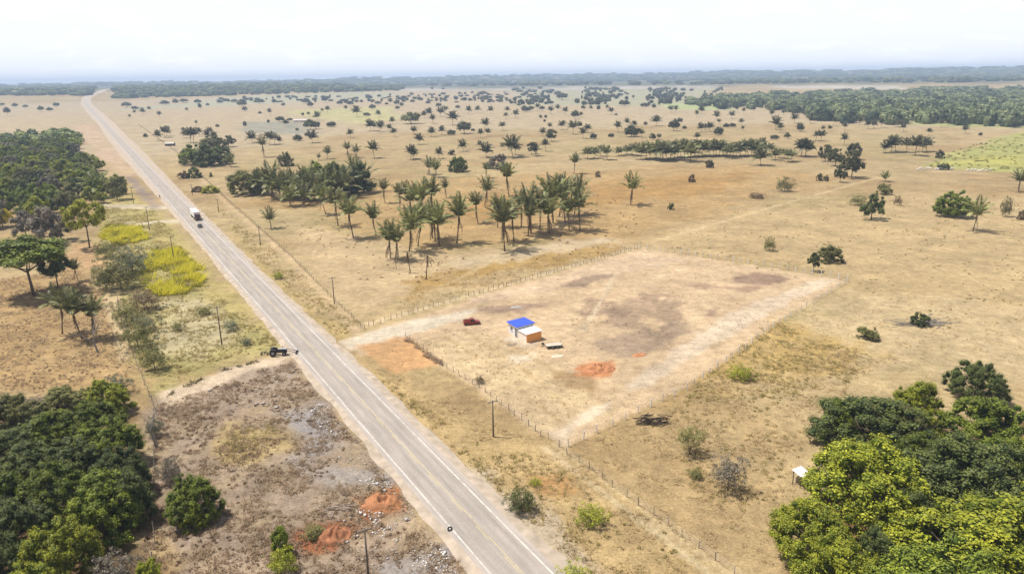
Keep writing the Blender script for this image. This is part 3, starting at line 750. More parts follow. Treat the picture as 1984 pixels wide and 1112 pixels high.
# ------------------------------------------------------------------ buildings and the lot
M_WHITE = mat('white_wall_paint', (0.66, 0.64, 0.61), 0.8, 0.08, 1.5)
M_WROOF = mat('white_sheet_roof', (0.74, 0.73, 0.71), 0.5, 0.05, 1.0)
M_BLUE = mat('blue_roof_paint', (0.042, 0.095, 0.62), 0.45, 0.12, 1.2)
M_ORANGE = mat('orange_wall_paint', (0.74, 0.33, 0.10), 0.8, 0.12, 1.5)
M_CREAM = mat('cream_wall_paint', (0.72, 0.63, 0.52), 0.8, 0.12, 1.5)
M_DOOR = mat('grey_door', (0.16, 0.14, 0.14), 0.6, 0.15, 2)
M_DARKW = mat('dark_wood', (0.06, 0.042, 0.03), 0.9, 0.3, 6)
M_WOOD = mat('weathered_post_wood', (0.31, 0.24, 0.18), 0.9, 0.35, 9, bump=0.3)
M_CONC = mat('pale_concrete', (0.46, 0.43, 0.39), 0.9, 0.15, 4)
M_WPOST = mat('whitewashed_post', (0.60, 0.57, 0.53), 0.9, 0.12, 4)
M_WIRE = mat('wire', (0.22, 0.20, 0.18), 0.5, 0.1, 5, metal=0.6)
M_TILE = mat('clay_roof', (0.36, 0.30, 0.26), 0.9, 0.2, 1)

hA = Vector((-1.1, 169.2, 0)); hrz = math.atan2(-0.859, 0.512)
house = thing('small_house', 'small white house with flat blue roof and orange end wall on the cleared lot', 'house', hA, hrz)
# local x runs along the front wall, local y goes back from it
def wallbox(nm_, x0, x1, y0, y1, z0, z1, m, par, bev=0): return MB().box(((x0+x1)/2, (y0+y1)/2, (z0+z1)/2), (x1-x0, y1-y0, z1-z0)).build(nm_, m, par, bevel=bev)
wallbox('front_wall', 0, 4.45, 0, .15, 0, 2.85, M_WHITE, house); wallbox('back_wall', 0, 4.45, 4.55, 4.7, 0, 2.85, M_WHITE, house)
wallbox('side_wall', 0.003, .15, .15, 4.55, 0, 2.85, M_WHITE, house)
wallbox('side_wall', 4.3, 4.447, .15, 4.55, 0, 2.85, M_WHITE, house)
br = MB().prism([(-.35, 2.86), (5.05, 3.02), (5.05, 3.14), (-.35, 2.98)], -.35, 4.75).build('blue_roof', M_BLUE, house)
for k in range(6):
    x = -.2+k*.94; MB().prism([(-.35, 2.99), (5.05, 3.15), (5.05, 3.185), (-.35, 3.025)], x, x+.05).build('roof_rib', M_BLUE, br)
d_ = wallbox('door', 3.35, 4.2, -.05, -.003, 0, 2.15, M_DOOR, house); MB().box((4.08, -.075, 1.05), (.05, .04, .14)).build('handle', M_CONC, d_)
w_ = wallbox('window', 1.1, 2.1, -.03, -.003, 1.15, 2.05, M_DOOR, house); wallbox('sill', 1.0, 2.2, -.12, -.033, 1.06, 1.145, M_WHITE, w_)
wallbox('annex_wall', 4.5, 8.6, 0.1, .25, 0, 2.15, M_CREAM, house)
wallbox('annex_wall', 4.5, 8.6, 4.2, 4.35, 0, 2.15, M_CREAM, house)
ew = wallbox('end_wall', 8.45, 8.603, 0.097, 4.353, 0, 2.15, M_ORANGE, house); ew['label'] = 'orange painted end wall'
wr = MB().prism([(-.1, 2.16), (4.6, 2.36), (4.6, 2.44), (-.1, 2.24)], 4.8, 8.85).build('white_roof', M_WROOF, house)
for k in range(5):
    x = 5.0+k*.9; MB().prism([(-.1, 2.25), (4.6, 2.45), (4.6, 2.475), (-.1, 2.275)], x, x+.05).build('roof_rib', M_WROOF, wr)
# sand heap against the orange wall
def heap(name, px, py, w, l_, h, m, label, seed, rz=0, cat='soil heap'):
    r = np.random.default_rng(seed); N, K = 34, 16; v = []; f = []
    for i in range(K+1):
        t = i/K
        for j in range(N):
            a = 2*math.pi*j/N; q = t*(1+.35*(vnoise(math.cos(a)*1.7+seed, math.sin(a)*1.7, 2)-.5))
            x, y = q*w/2*math.cos(a), q*l_/2*math.sin(a)
            z = h*(1-t)**.6*(0.05+1.7*vnoise(x*2.1+seed, y*2.1, 6)) if i < K else -.05
            v.append((x, y, float(z)))
    for i in range(K):
        for j in range(N): f.append((i*N+j, i*N+(j+1) % N, (i+1)*N+(j+1) % N, (i+1)*N+j))
    o = obj(name, mesh_np(name, v, f, [m], smooth=True), loc=G(px, py), rot=(0, 0, rz))
    return tag(o, label, cat)
M_RED = mat('orange_soil', (0.36, 0.165, 0.08), 0.95, 0.3, 1.5, bump=0.6, spec=.05)
M_RED2 = mat('dark_red_soil', (0.28, 0.125, 0.065), 0.95, 0.4, 1.5, bump=0.6, spec=.05)
M_SAND = mat('orange_sand', (0.50, 0.28, 0.12), 0.95, 0.25, 2, bump=0.5, spec=.05)
M_PALE = mat('pale_sand', (0.50, 0.42, 0.32), 0.95, 0.2, 2, bump=0.5, spec=.05)
heap('sand_heap', 1034, 656, 1.9, 1.2, .6, M_SAND, 'small orange sand heap against the house end wall', 3)
heap('soil_heap', 1162, 714, 7.2, 5.0, 1.0, M_RED, 'broad heap of orange soil spread on the lot', 5, .4)
heap('soil_heap', 1238, 688, 4.0, 2.2, .3, M_RED, 'smaller orange soil heap behind the broad one', 8, .4)
heap('soil_heap', 735, 974, 6.0, 3.6, 1.1, M_RED, 'orange earth mound in the scorched verge nearest the road', 11, .3)
heap('soil_heap', 648, 1040, 5.2, 4.0, 1.2, M_RED2, 'dark red earth mound near the bottom of the scorched verge', 14, .3)
heap('sand_heap', 1080, 690, 3.2, 1.6, .18, M_PALE, 'low pale sand patch in front of the flatbed trailer', 17, .3)

# ------------------------------------------------------------------ vehicles
M_TYRE = mat('tyre_rubber', (0.022, 0.020, 0.020), 0.9, 0.2, 5)
M_RIM = mat('wheel_rim', (0.30, 0.29, 0.28), 0.5, 0.1, 4, metal=.5)
M_GLASS = mat('dark_glass', (0.03, 0.035, 0.04), 0.1, 0.1, 1, spec=.6)
M_BLACK = mat('black_paint', (0.022, 0.018, 0.020), 0.4, 0.2, 2, coat=.3)
M_MAROON = mat('maroon_paint', (0.13, 0.030, 0.030), 0.4, 0.15, 2, coat=.4)
M_REDP = mat('dark_red_paint', (0.20, 0.022, 0.012), 0.4, 0.2, 2, coat=.4)
M_CARG = mat('truck_white', (0.72, 0.71, 0.68), 0.5, 0.06, 1)
M_GREYP = mat('grey_metal', (0.20, 0.19, 0.19), 0.5, 0.15, 2, metal=.3)
M_LAMP = mat('lamp_glass', (0.55, 0.52, 0.45), 0.2, 0.05, 1, spec=.6)
M_TAIL = mat('tail_lamp', (0.35, 0.02, 0.015), 0.25, 0.05, 1, spec=.6)
def wheel(par, x, y, r, w, name='wheel'):
    t = MB().lathe([(-w/2, r*.58), (-w/2, r*.92), (-w*.35, r), (w*.35, r), (w/2, r*.92), (w/2, r*.58)], (x, y, r), 'y', 18).build(name, M_TYRE, par, True)
    MB().lathe([(-w*.42, .01), (-w*.42, r*.3), (-w*.3, r*.6), (w*.3, r*.6), (w*.42, r*.3), (w*.42, .01)], (x, y, r), 'y', 14).build('rim', M_RIM, t, True)
    return t
def car(px, py, rz, paint, label, pickup=False, z=0.0, L=4.3):
    p = G(px, py); p.z = z
    t = thing('car', label, 'car', p, rz); k = L/4.3; hw = .86
    body = [(-2.1, .32), (-2.15, .62), (-2.05, .92), (-1.2, .96), (.9, .98), (1.95, .86), (2.12, .62), (2.08, .32)]
    MB().prism([(a*k, z_) for a, z_ in body], -hw, hw, 'y').build('body', paint, t, bevel=.05)
    if pickup: cab = [(-.5, .96), (-.42, 1.62), (.35, 1.64), (1.0, .98)]
    else: cab = [(-1.75, .95), (-1.15, 1.44), (.25, 1.47), (1.05, .975)]
    MB().prism([(a*k, z_) for a, z_ in cab], -hw*.86, hw*.86, 'y').build('cabin', paint, t, bevel=.05)
    a0, a1 = cab[0], cab[1]; b1, b0 = cab[2], cab[3]
    for s in (-1, 1):
        y = s*(hw*.86+.012); q = [(a0[0]*k+.25, a0[1]+.06), (a1[0]*k+.1, a1[1]-.08), (b1[0]*k-.02, b1[1]-.08), (b0[0]*k-.22, b0[1]+.05)]
        m = MB(); m.add([(a, y, z_) for a, z_ in q], [(0, 1, 2, 3)] if s < 0 else [(3, 2, 1, 0)]).build('side_window', M_GLASS, t)
        MB().box((2.08*k, s*.6, .68), (.12, .35, .16)).build('headlight', M_LAMP, t, bevel=.02)
        MB().box((-2.11*k, s*.66, .74), (.08, .26, .18)).build('tail_light', M_TAIL, t, bevel=.02)
        MB().box((.75*k, s*(hw+.06), 1.02), (.12, .18, .12)).build('mirror', paint, t, bevel=.02)
        for x in (-1.3*k, 1.32*k): wheel(t, x, s*.76, .32, .21)
    def pane(nm_, p0, p1, off):
        ex = .9; d = Vector((p1[0]-p0[0], 0, p1[1]-p0[1])); n_ = Vector((d.z, 0, -d.x)).normalized()*off
        A = Vector((p0[0]*k, 0, p0[1]))+d*.12+n_; B = Vector((p0[0]*k, 0, p0[1]))+d*.88+n_; y = hw*.74
        MB().add([A+Vector((0, -y, 0)), A+Vector((0, y, 0)), B+Vector((0, y*.92, 0)), B+Vector((0, -y*.92, 0))], [(0, 1, 2, 3)]).build(nm_, M_GLASS, t)
    pane('windscreen', b0, b1, .02 if (b1[1] > b0[1]) else -.02); pane('rear_window', a0, a1, -.02)
    if pickup:
        MB().box((-1.3*k, .8, 1.1), (1.5*k, .06, .26)).build('bed_side', paint, t); MB().box((-1.3*k, -.8, 1.1), (1.5*k, .06, .26)).build('bed_side', paint, t)
        MB().box((-2.06*k, 0, 1.1), (.06, 1.54, .26)).build('tailgate', paint, t)
    MB().box((2.13*k, 0, .42), (.12, 1.6, .2)).build('bumper', M_GREYP, t, bevel=.02)
    return t
ryaw = math.atan2(RD.y, RD.x)                  # heading away from the camera along the road
car(914, 628, 0.20, M_REDP, 'dark red pickup car parked on the dirt lot near its entrance', True, L=4.4)
car(388, 442, ryaw+math.pi, M_BLACK, 'dark car on the highway just ahead of the white truck', z=.30, L=4.0)

def truck():
    p = G(375, 427)+RN*1.5; p.z = .30
    t = thing('truck', 'long white trailer truck with maroon cab driving on the grey highway', 'truck', p, ryaw+math.pi)
    MB().box((-4.1, 0, 2.5), (12.6, 2.55, 2.5)).build('cargo_box', M_CARG, t, bevel=.06)
    for k in range(9): MB().box((-9.8+k*1.4, 0, 3.772), (.06, 2.4, .04)).build('roof_rib', M_CARG, t)
    MB().box((-3.2, 0, .95), (13.8, .9, .28)).build('chassis', M_BLACK, t)
    cab = MB().prism([(2.6, .55), (2.6, 2.75), (2.9, 2.95), (4.2, 2.9), (4.65, 1.75), (4.75, 1.5), (4.75, .55)], -1.2, 1.2, 'y').build('cab', M_MAROON, t, bevel=.06)
    MB().add([(4.265, -1.0, 2.78), (4.265, 1.0, 2.78), (4.655, 1.05, 1.83), (4.655, -1.05, 1.83)], [(0, 1, 2, 3)]).build('windscreen', M_GLASS, cab)
    for s in (-1, 1):
        MB().add([(3.2, s*1.212, 1.8), (4.3, s*1.212, 1.8), (4.05, s*1.212, 2.6), (3.2, s*1.212, 2.6)], [(0, 1, 2, 3)]).build('side_window', M_GLASS, cab)
        MB().box((4.78, s*.85, .95), (.1, .4, .25)).build('headlight', M_LAMP, t, bevel=.02)
        MB().box((4.3, s*1.42, 2.1), (.1, .22, .5)).build('mirror', M_BLACK, cab, bevel=.02)
        for x in (3.7, .4, -.9, -7.0, -8.2, -9.4): wheel(t, x, s*1.05, .5, .34)
    MB().box((4.82, 0, .62), (.16, 2.4, .3)).build('bumper', M_BLACK, t, bevel=.03)
    MB().box((4.77, 0, 1.25), (.05, 1.3, .4)).build('grille', M_BLACK, t)
truck()

M_SILV = mat('dull_silver', (0.34, 0.33, 0.33), .5, .15, 2)
def tractor():
    p = G(541, 688); p.z = .05
    t = thing('tractor', 'black tractor with pale grey bonnet and raised loader arms beside the highway', 'tractor', p, 0.12)
    for s in (-1, 1):
        wheel(t, -1.25, s*.82, .78, .42, 'rear_wheel'); wheel(t, 1.25, s*.72, .46, .28, 'front_wheel')
        MB().prism([(-2.05, 1.25), (-1.8, 1.62), (-1.2, 1.74), (-.55, 1.6), (-.35, 1.2), (-.5, 1.2), (-.75, 1.5), (-1.25, 1.62), (-1.75, 1.5), (-1.95, 1.2)], s*.82-.24, s*.82+.24, 'y').build('fender', M_BLACK, t)
    MB().prism([(-.4, .8), (-.4, 1.45), (.2, 1.55), (1.75, 1.45), (1.9, 1.2), (1.9, .75)], -.36, .36, 'y').build('engine_body', M_BLACK, t, bevel=.05)
    MB().prism([(.0, 1.56), (.05, 1.64), (1.6, 1.58), (1.85, 1.42), (1.75, 1.455), (.2, 1.555)], -.4, .4, 'y').build('bonnet', M_SILV, t)
    MB().box((-.1, 0, .75), (3.2, .4, .35)).build('chassis', M_BLACK, t, bevel=.04)
    st = MB().box((-1.1, 0, 1.35), (.5, .5, .14)).build('seat', M_BLACK, t, bevel=.04); MB().box((-1.36, 0, 1.62), (.1, .5, .5)).build('backrest', M_BLACK, st, bevel=.03)
    MB().tube([(-.45, 0, 1.4), (-.62, 0, 1.75)], .03, 6).build('steering_column', M_BLACK, t)
    MB().lathe([(-.02, .2), (.02, .2), (.02, .16), (-.02, .16), (-.02, .2)], (-.63, 0, 1.77), 'z', 14).build('steering_wheel', M_BLACK, t)
    MB().tube([(.9, .25, 1.5), (.9, .25, 2.15)], [.05, .045], 8).build('exhaust_pipe', M_BLACK, t)
    rb = MB()
    for s in (-.55, .55): rb.tube([(-1.75, s, 1.5), (-1.8, s, 2.35)], .035, 6)
    rb.tube([(-1.8, -.57, 2.35), (-1.8, .57, 2.35)], .035, 6).build('roll_bar', M_BLACK, t)
    for s in (-1, 1):
        MB().tube([(.1, s*.52, 1.5), (1.6, s*.55, 1.35), (3.0, s*.55, .9), (3.9, s*.55, .62)], [.09, .08, .07, .06], 7).build('loader_arm', M_BLACK, t)
        MB().box((4.1, s*.62, .55), (.55, .45, .34), taper=.8).build('loader_fork', M_BLACK, t, bevel=.04)
    MB().tube([(3.9, -.6, .6), (3.9, .6, .6)], .06, 6).build('cross_bar', M_BLACK, t)
tractor()

def motorcycle(loc, rz, label, group=None):
    t = thing('motorcycle', label, 'motorcycle', loc, rz, group)
    for x in (-.68, .68):
        w_ = MB().lathe([(-.05, .22), (-.06, .28), (0, .31), (.06, .28), (.05, .22), (-.05, .22)], (x, 0, .31), 'y', 18).build('wheel', M_TYRE, t, True)
        MB().lathe([(-.04, .01), (-.02, .2), (.02, .2), (.04, .01)], (x, 0, .31), 'y', 12).build('rim', M_RIM, w_)
    MB().tube([(-.68, 0, .31), (-.2, 0, .5), (.3, 0, .75), (.5, 0, .85)], .045, 6).tube([(-.2, 0, .45), (.25, 0, .4), (.5, 0, .85)], .04, 6).build('frame', M_BLACK, t, True)
    MB().box((.05, 0, .45), (.4, .26, .3)).build('engine', M_GREYP, t, bevel=.05)
    MB().prism([(-.1, .72), (0, .92), (.3, .95), (.42, .82), (.3, .72)], -.13, .13, 'y').build('fuel_tank', M_MAROON, t, bevel=.04)
    MB().prism([(-.8, .78), (-.78, .86), (-.3, .84), (-.1, .8), (-.1, .72), (-.6, .7)], -.13, .13, 'y').build('seat', M_BLACK, t, bevel=.03)
    MB().tube([(.68, .0, .31), (.5, 0, .85), (.45, 0, 1.02)], .035, 6).build('fork', M_GREYP, t)
    MB().tube([(.32, -.36, 1.06), (.45, -.1, 1.04), (.45, .1, 1.04), (.32, .36, 1.06)], .022, 6).build('handlebar', M_BLACK, t)
    MB().lathe([(-.07, .02), (-.05, .08), (.05, .09), (.06, .01)], (.58, 0, .88), 'x', 12).build('headlight', M_LAMP, t, True)
    MB().prism([(-1.0, .55), (-.75, .72), (-.45, .66), (-.75, .66)], -.08, .08, 'y').build('rear_fender', M_BLACK, t)
    return t
m_loc = G(513, 688); m_loc.z = .02
motorcycle(m_loc, 0.25, 'black motorcycle parked on the dirt track behind the tractor')
q = P0+RD*(0)
mr_ = G(310, 385); mr_.z = .32
motorcycle(mr_, ryaw+math.pi, 'dark motorcycle with rider on the far stretch of highway')

M_SKIN = mat('skin', (0.22, 0.12, 0.075), 0.6, 0.05, 3)
M_SHIRT = mat('dark_shirt', (0.05, 0.045, 0.06), 0.9, 0.15, 4)
def rider(loc, rz):
    t = thing('person', 'person in dark shirt and helmet riding the far motorcycle', 'person', loc, rz)
    vs = [(-.35, 0, .88), (-.28, 0, 1.12), (-.18, 0, 1.38), (-.12, 0, 1.48), (-.08, 0, 1.58), (-.05, 0, 1.70),
          (-.18, .20, 1.38), (.05, .28, 1.16), (.30, .33, 1.08), (-.18, -.20, 1.38), (.05, -.28, 1.16), (.30, -.33, 1.08),
          (-.30, .12, .86), (.12, .20, .80), (-.08, .20, .42), (.10, .20, .36), (-.30, -.12, .86), (.12, -.20, .80), (-.08, -.20, .42), (.10, -.20, .36)]
    es = [(0, 1), (1, 2), (2, 3), (3, 4), (4, 5), (2, 6), (6, 7), (7, 8), (2, 9), (9, 10), (10, 11), (0, 12), (12, 13), (13, 14), (14, 15), (0, 16), (16, 17), (17, 18), (18, 19)]
    ra = [.15, .14, .16, .07, .06, .10, .075, .05, .04, .075, .05, .04, .10, .085, .06, .05, .10, .085, .06, .05]
    me = bpy.data.meshes.new('body'); me.from_pydata(vs, es, []); me.materials.append(M_SHIRT)
    o = obj('body', me, t); md = o.modifiers.new('skin', 'SKIN')
    for i, sv in enumerate(me.skin_vertices[0].data if me.skin_vertices else []): sv.radius = (ra[i], ra[i]); sv.use_root = (i == 0)
    o.modifiers.new('sub', 'SUBSURF').levels = 1
    MB().lathe([(-.14, .03), (-.12, .10), (0, .14), (.10, .11), (.14, .03)], (-.05, 0, 1.76), 'z', 14).build('helmet', M_BLACK, t, True)
rider(mr_, ryaw+math.pi)

# flatbed trailer and lumber on the lot
def trailer():
    p = G(1073, 673)
    t = thing('flatbed_trailer', 'low flatbed trailer with pale plank deck parked beyond the house', 'trailer', p, 0.22)
    for i in range(9): MB().box((0, -.84+i*.21, .78), (4.0, .195, .07)).build('plank', M_PLANK, t)
    MB().box((0, 0, .66), (3.9, 1.5, .16)).build('chassis', M_BLACK, t)
    for s in (-1, 1):
        for x in (-.55, .65): wheel(t, x, s*1.02, .38, .22)
        MB().box((1.9, s*.8, 1.0), (.08, .08, .4)).build('stake', M_DARKW, t)
    MB().tube([(-1.95, -.5, .66), (-3.1, 0, .55), (-1.95, .5, .66)], .06, 6).build('drawbar', M_BLACK, t)
    MB().tube([(-3.1, 0, .55), (-3.1, 0, .0)], .04, 6).build('jack_stand', M_BLACK, t)
M_PLANK = mat('pale_planks', (0.46, 0.39, 0.31), 0.85, 0.2, 3)
trailer()
def tyre(px, py, label, rot, z=.30, r=.38):
    p = G(px, py); p.z = z+r*.75
    o = obj('tyre', MB().lathe([(-.11, r*.55), (-.12, r*.9), (-.07, r), (.07, r), (.12, r*.9), (.11, r*.55), (-.11, r*.55)], (0, 0, 0), 'z', 20).mesh('tyre', M_TYRE, True), loc=p, rot=rot)
    tag(o, label, 'tyre')
tyre(872, 1030, 'black tyre lying propped on the left white edge line of the highway', (1.0, .15, .5), z=.20)
tyre(1052, 667, 'black tyre lying beside the drawbar of the flatbed trailer', (.3, .2, .5), z=-.15)
def planks(px, py, rz, label, seed, n=5, L=3.4, m=None):
    r = random.Random(seed); t = thing('plank_pile', label, 'plank pile', G(px, py), rz)
    for i in range(n): MB().box((r.uniform(-.2, .2), -.5+i*.22, .05+.06*(i % 2)), (L*r.uniform(.7, 1), .18, .05), rz=r.uniform(-.12, .12)).build('plank', m or M_WOOD, t)
planks(991, 668, .1, 'small grey plank pile left of the house door', 4, n=6, L=2.6)
planks(1000, 596, .1, 'pale slab pile behind the blue roofed house', 6, n=7, L=3.6, m=M_CONC)

# ------------------------------------------------------------------ white canopy beside the right-hand trees
p = G(1550, 938)
sh_ = thing('roadside_shelter', 'small white roofed shelter on dark posts at the edge of the mango trees', 'shelter', p, 0.5); sh_.scale = (.78, .78, .85)
MB().prism([(-1.2, 2.35), (1.2, 2.85), (1.2, 2.93), (-1.2, 2.43)], -1.35, 1.35).build('roof_panel', M_WROOF, sh_)
for x in (-1.1, 1.1):
    for y in (-.9, .9): MB().box((x, y, 1.2+.1*y), (.12, .12, 2.4+.2*y)).build('post', M_DARKW, sh_)
MB().box((0.3, .85, .7), (1.5, .08, 1.4)).build('back_panel', M_CREAM, sh_)

# far buildings
def barn(px, py, w, d, h, label, rz, roof, wall, name='farmhouse', cat='house'):
    t = thing(name, label, cat, G(px, py), rz)
    MB().box((0, 0, h*.45), (w, d, h*.9)).build('wall', wall, t)
    MB().prism([(-d*.62, h*.85), (0, h*1.3), (d*.62, h*.85), (d*.62, h*.92), (0, h*1.38), (-d*.62, h*.92)], -w*.54, w*.54).build('roof', roof, t)
    MB().box((w*.1, -d*.5-.03, h*.32), (1.1, .06, h*.62)).build('door', M_DOOR, t)
    for x in (-.3, .32): MB().box((w*x, -d*.5-.03, h*.5), (1.2, .06, 1.0)).build('window', M_DOOR, t)
barn(584, 237, 22, 8, 3.2, 'long pale roofed farmhouse on the far plain beside dark trees', .05, M_CONC, M_CREAM)
barn(330, 283, 8.5, 4.5, 2.6, 'small pale roofed shed on the plain right of the highway', .1, M_CONC, M_DARKW, 'shed', 'shed')
barn(1674, 198, 16, 9, 4, 'white building showing among the far right-hand wood', .2, M_WROOF, M_WHITE, 'white_building', 'building')

# ------------------------------------------------------------------ fences and poles
def fence(pts, spacing, ph, pr, pm, label, name='wire_fence', seed=1, wires=3, far=None, square=False, jit=.2):
    r = random.Random(seed); P_ = [G(*q) for q in pts]; o = P_[0].copy()
    t = thing(name, label, 'fence', o)
    b = MB()
    if square: b.box((0, 0, ph/2-.1), (pr*2, pr*2, ph+.2))
    else: b.tube([(0, 0, -.2), (0, 0, ph)], [pr*1.05, pr*.9], 6)
    me = b.mesh('post', pm)
    rest = []; line = []
    for i in range(len(P_)-1):
        d = P_[i+1]-P_[i]; n = max(1, int(d.length/spacing))
        for k in range(n+(i == len(P_)-2)):
            q = P_[i]+d*(k/n)+Vector((r.uniform(-jit, jit), r.uniform(-jit, jit), 0)); line.append(q)
            if far and q.length > far: rest.append(q); continue
            obj('post', me, t, loc=q-o, rot=(r.uniform(-.07, .07), r.uniform(-.07, .07), r.uniform(0, 3)), scale=(r.uniform(.8, 1.2), r.uniform(.8, 1.2), r.uniform(.85, 1.1)))
    if rest:
        b = MB()
        for q in rest: b.tube([q-o, q-o+Vector((0, 0, ph))], pr, 4)
        x = b.build('distant_posts', pm, t); x['kind'] = 'stuff'
    b = MB()
    for w_ in range(wires):
        z = ph*(.35+.55*w_/max(1, wires-1))
        b.tube([q-o+Vector((0, 0, z)) for q in line], .012, 3, cap=False)
    b.build('wire', M_WIRE, t)
    return t
fence([(712, 634), (820, 600), (1000, 549), (1240, 480)], 1.9, 1.45, .085, M_WOOD, 'rough wooden post fence along the left side of the cleared lot', seed=2, jit=.35)
fence([(1240, 481), (1420, 506), (1642, 544)], 2.6, 2.0, .10, M_WPOST, 'pale concrete post fence along the back of the cleared lot', seed=3, square=True, jit=.08)
fence([(1642, 546), (1500, 634), (1330, 756), (1100, 866)], 3.6, 1.6, .08, M_WPOST, 'sparse pale post fence along the right side of the cleared lot', seed=4, square=True, jit=.2)
fence([(1062, 852), (1420, 1112), (1500, 1170)], 3.0, 1.45, .075, M_WOOD, 'wooden post fence beside the wheel ruts at the bottom of the picture', seed=5)
fence([(706, 640), (560, 494), (440, 388), (340, 294), (268, 242)], 3.0, 1.4, .075, M_WOOD, 'long wooden post fence running along the right of the highway', seed=6, far=330)
fence([(786, 652), (855, 706), (940, 760), (1050, 846)], 2.4, 1.35, .075, M_WOOD, 'wooden post fence between the orange dirt patch and the lot', seed=8)
fence([(228, 580), (240, 640), (262, 700), (300, 790), (300, 1000), (296, 1112)], 3.2, 1.4, .075, M_WOOD, 'wooden post fence along the left grove and brown field', seed=9)

def pole(px, py, top, label, group='power poles along the highway', wood=M_DARKW):
    p, h, _ = size_px(px, py, top, 10)
    t = thing('power_pole', label, 'power pole', p, ryaw, group)
    MB().tube([(0, 0, -.3), (0, 0, h)], [.17, .11], 8).build('shaft', wood, t, True)
    MB().box((0, 0, h-.35), (.12, 2.0, .12)).build('crossarm', wood, t)
    for y in (-.85, -.3, .3, .85):
        MB().lathe([(0, .05), (.06, .07), (.12, .04), (.18, .05), (.22, .01)], (0, y, h-.28), 'z', 8).build('insulator', M_CONC, t, True)
    return t
M_POLE = mat('pole_timber', (0.13, 0.105, 0.085), 0.9, 0.25, 5)
for a in [(956, 846, 765, 'power pole standing right of the highway in front of the lot, nearest there'),
          (648, 589, 532, 'power pole on the bare ground left of the wooden lot fence'),
          (505, 476, 436, 'power pole right of the highway near the lone small palm'),
          (424, 412, 384, 'power pole right of the highway level with the truck'),
          (373, 378, 356, 'power pole right of the highway left of the dark palm thicket'),
          (714, 1116, 1003, 'tall power pole in the scorched verge at the bottom of the picture'),
          (430, 668, 586, 'power pole in the green verge left of the tractor track'),
          (337, 505, 455, 'power pole beside the bright yellow cane clump'),
          (290, 447, 398, 'power pole left of the highway beside the pale cross track'),
          (259, 395, 362, 'power pole left of the highway by the forest end')]:
    pole(*a, wood=M_POLE)

# ------------------------------------------------------------------ near palms
NP = [  # base x, base y, top y
 (631, 415, 352), (655, 437, 357), (685, 462, 374), (729, 457, 392), (746, 393, 345), (757, 501, 424), (765, 506, 430), (793, 487, 398), (810, 477, 392),
 (838, 462, 386), (843, 468, 392), (852, 477, 392), (885, 472, 376), (865, 383, 346), (926, 433, 368), (939, 398, 340), (986, 381, 312), (944, 345, 314),
 (978, 487, 381), (984, 469, 383), (996, 468, 390), (964, 441, 374), (1023, 458, 378), (1029, 452, 356), (1046, 445, 364), (1065, 452, 372), (1084, 420, 333),
 (1103, 447, 372), (1113, 415, 338), (1124, 447, 362), (1072, 432, 338), (833, 339, 304), (843, 344, 308), (1112, 337, 296), (1222, 397, 332),
 (800, 422, 352), (818, 430, 346), (775, 405, 352), (838, 420, 342), (1010, 440, 362), (1095, 430, 345), (672, 300, 273), (691, 306, 280), (634, 308, 281), (617, 312, 297)]
NPL = {0: 'palm at the left end of the near palm grove, below the dark thicket', 3: 'slender upright palm standing between two shaggier palms in the left grove',
       4: 'palm at the right foot of the dark thicket', 12: 'tall shaggy palm at the right edge of the left palm grove', 5: 'double palm in front, nearest the highway, left trunk',
       6: 'double palm in front, nearest the highway, right trunk', 18: 'foremost palm of the right grove with a long thin trunk', 29: 'palm at the right end of the right grove',
       14: 'slender palm with few upright fronds between the two groves', 15: 'palm with spreading crown between the groves, farther back', 16: 'tall palm in front of the grey dome bush',
       17: 'palm touching the left edge of the grey dome bush', 33: 'lone palm just behind the right grove', 34: 'lone palm on golden pasture right of the grove',
       31: 'left palm of the pair beside the round green bush', 32: 'right palm of the pair beside the round green bush', 13: 'palm behind the left grove with drooping dark crown',
       41: 'left palm of the pair standing behind the dark thicket', 42: 'right palm of the pair standing behind the dark thicket', 43: 'upright dark palm rising behind the thicket', 44: 'low dark palm behind the thicket top'}
order = sorted([i for i in range(len(NP)) if i not in NPL], key=lambda i: NP[i][0])
li = 0; ri = 0
for i in order:
    if NP[i][0] < 900: li += 1; NPL[i] = ordw(li)+' palm from the left inside the left near palm grove'
    else: ri += 1; NPL[i] = ordw(ri)+' palm from the left inside the right near palm grove'
for i, (x, y, t_) in enumerate(NP):
    palm(x, y, t_, NPL[i], 'palms of the near groves', near=True, fs=.42 if i in (41, 42, 43, 44, 31, 32) else (.60 if i in (18, 29, 14) else None), spread=.52 if i in (3, 14, 5, 6) else (.58, .66, .74, .84)[i % 4],
         m=L_PALM if i in (41, 42, 43, 44) else None)
palm(525, 443, 402, 'lone small palm beside the long roadside fence', fs=.45)
for a, lb in [((121, 647, 550), 'left palm of the clump in the left field'), ((159, 656, 553), 'middle palm of the clump in the left field'),
              ((181, 657, 566), 'right palm of the clump in the left field'), ((152, 545, 498), 'short palm behind the clump in the left field')]:
    palm(*a, lb, 'palms in the left field', fs=.56, m=L_PALM, dry=3, spread=.55)
palm(1885, 448, 380, 'palm beside the round green mango on the right pasture', fs=.5)
palm(1974, 373, 326, 'palm at the right edge below the green field', fs=.5)
palm(1714, 352, 331, 'stubby palm above the two bushes on the right pasture', fs=.25)
palm(446, 324, 298, 'small dark palm at the right foot of the roadside mango clump', fs=.4)
palm(186, 384, 330, 'palm at the corner of the left forest with silvery drooping fronds', fs=.25)
palm(512, 305, 262, 'tall thin palm with tufted crown left of the thicket', fs=.62, near=True)
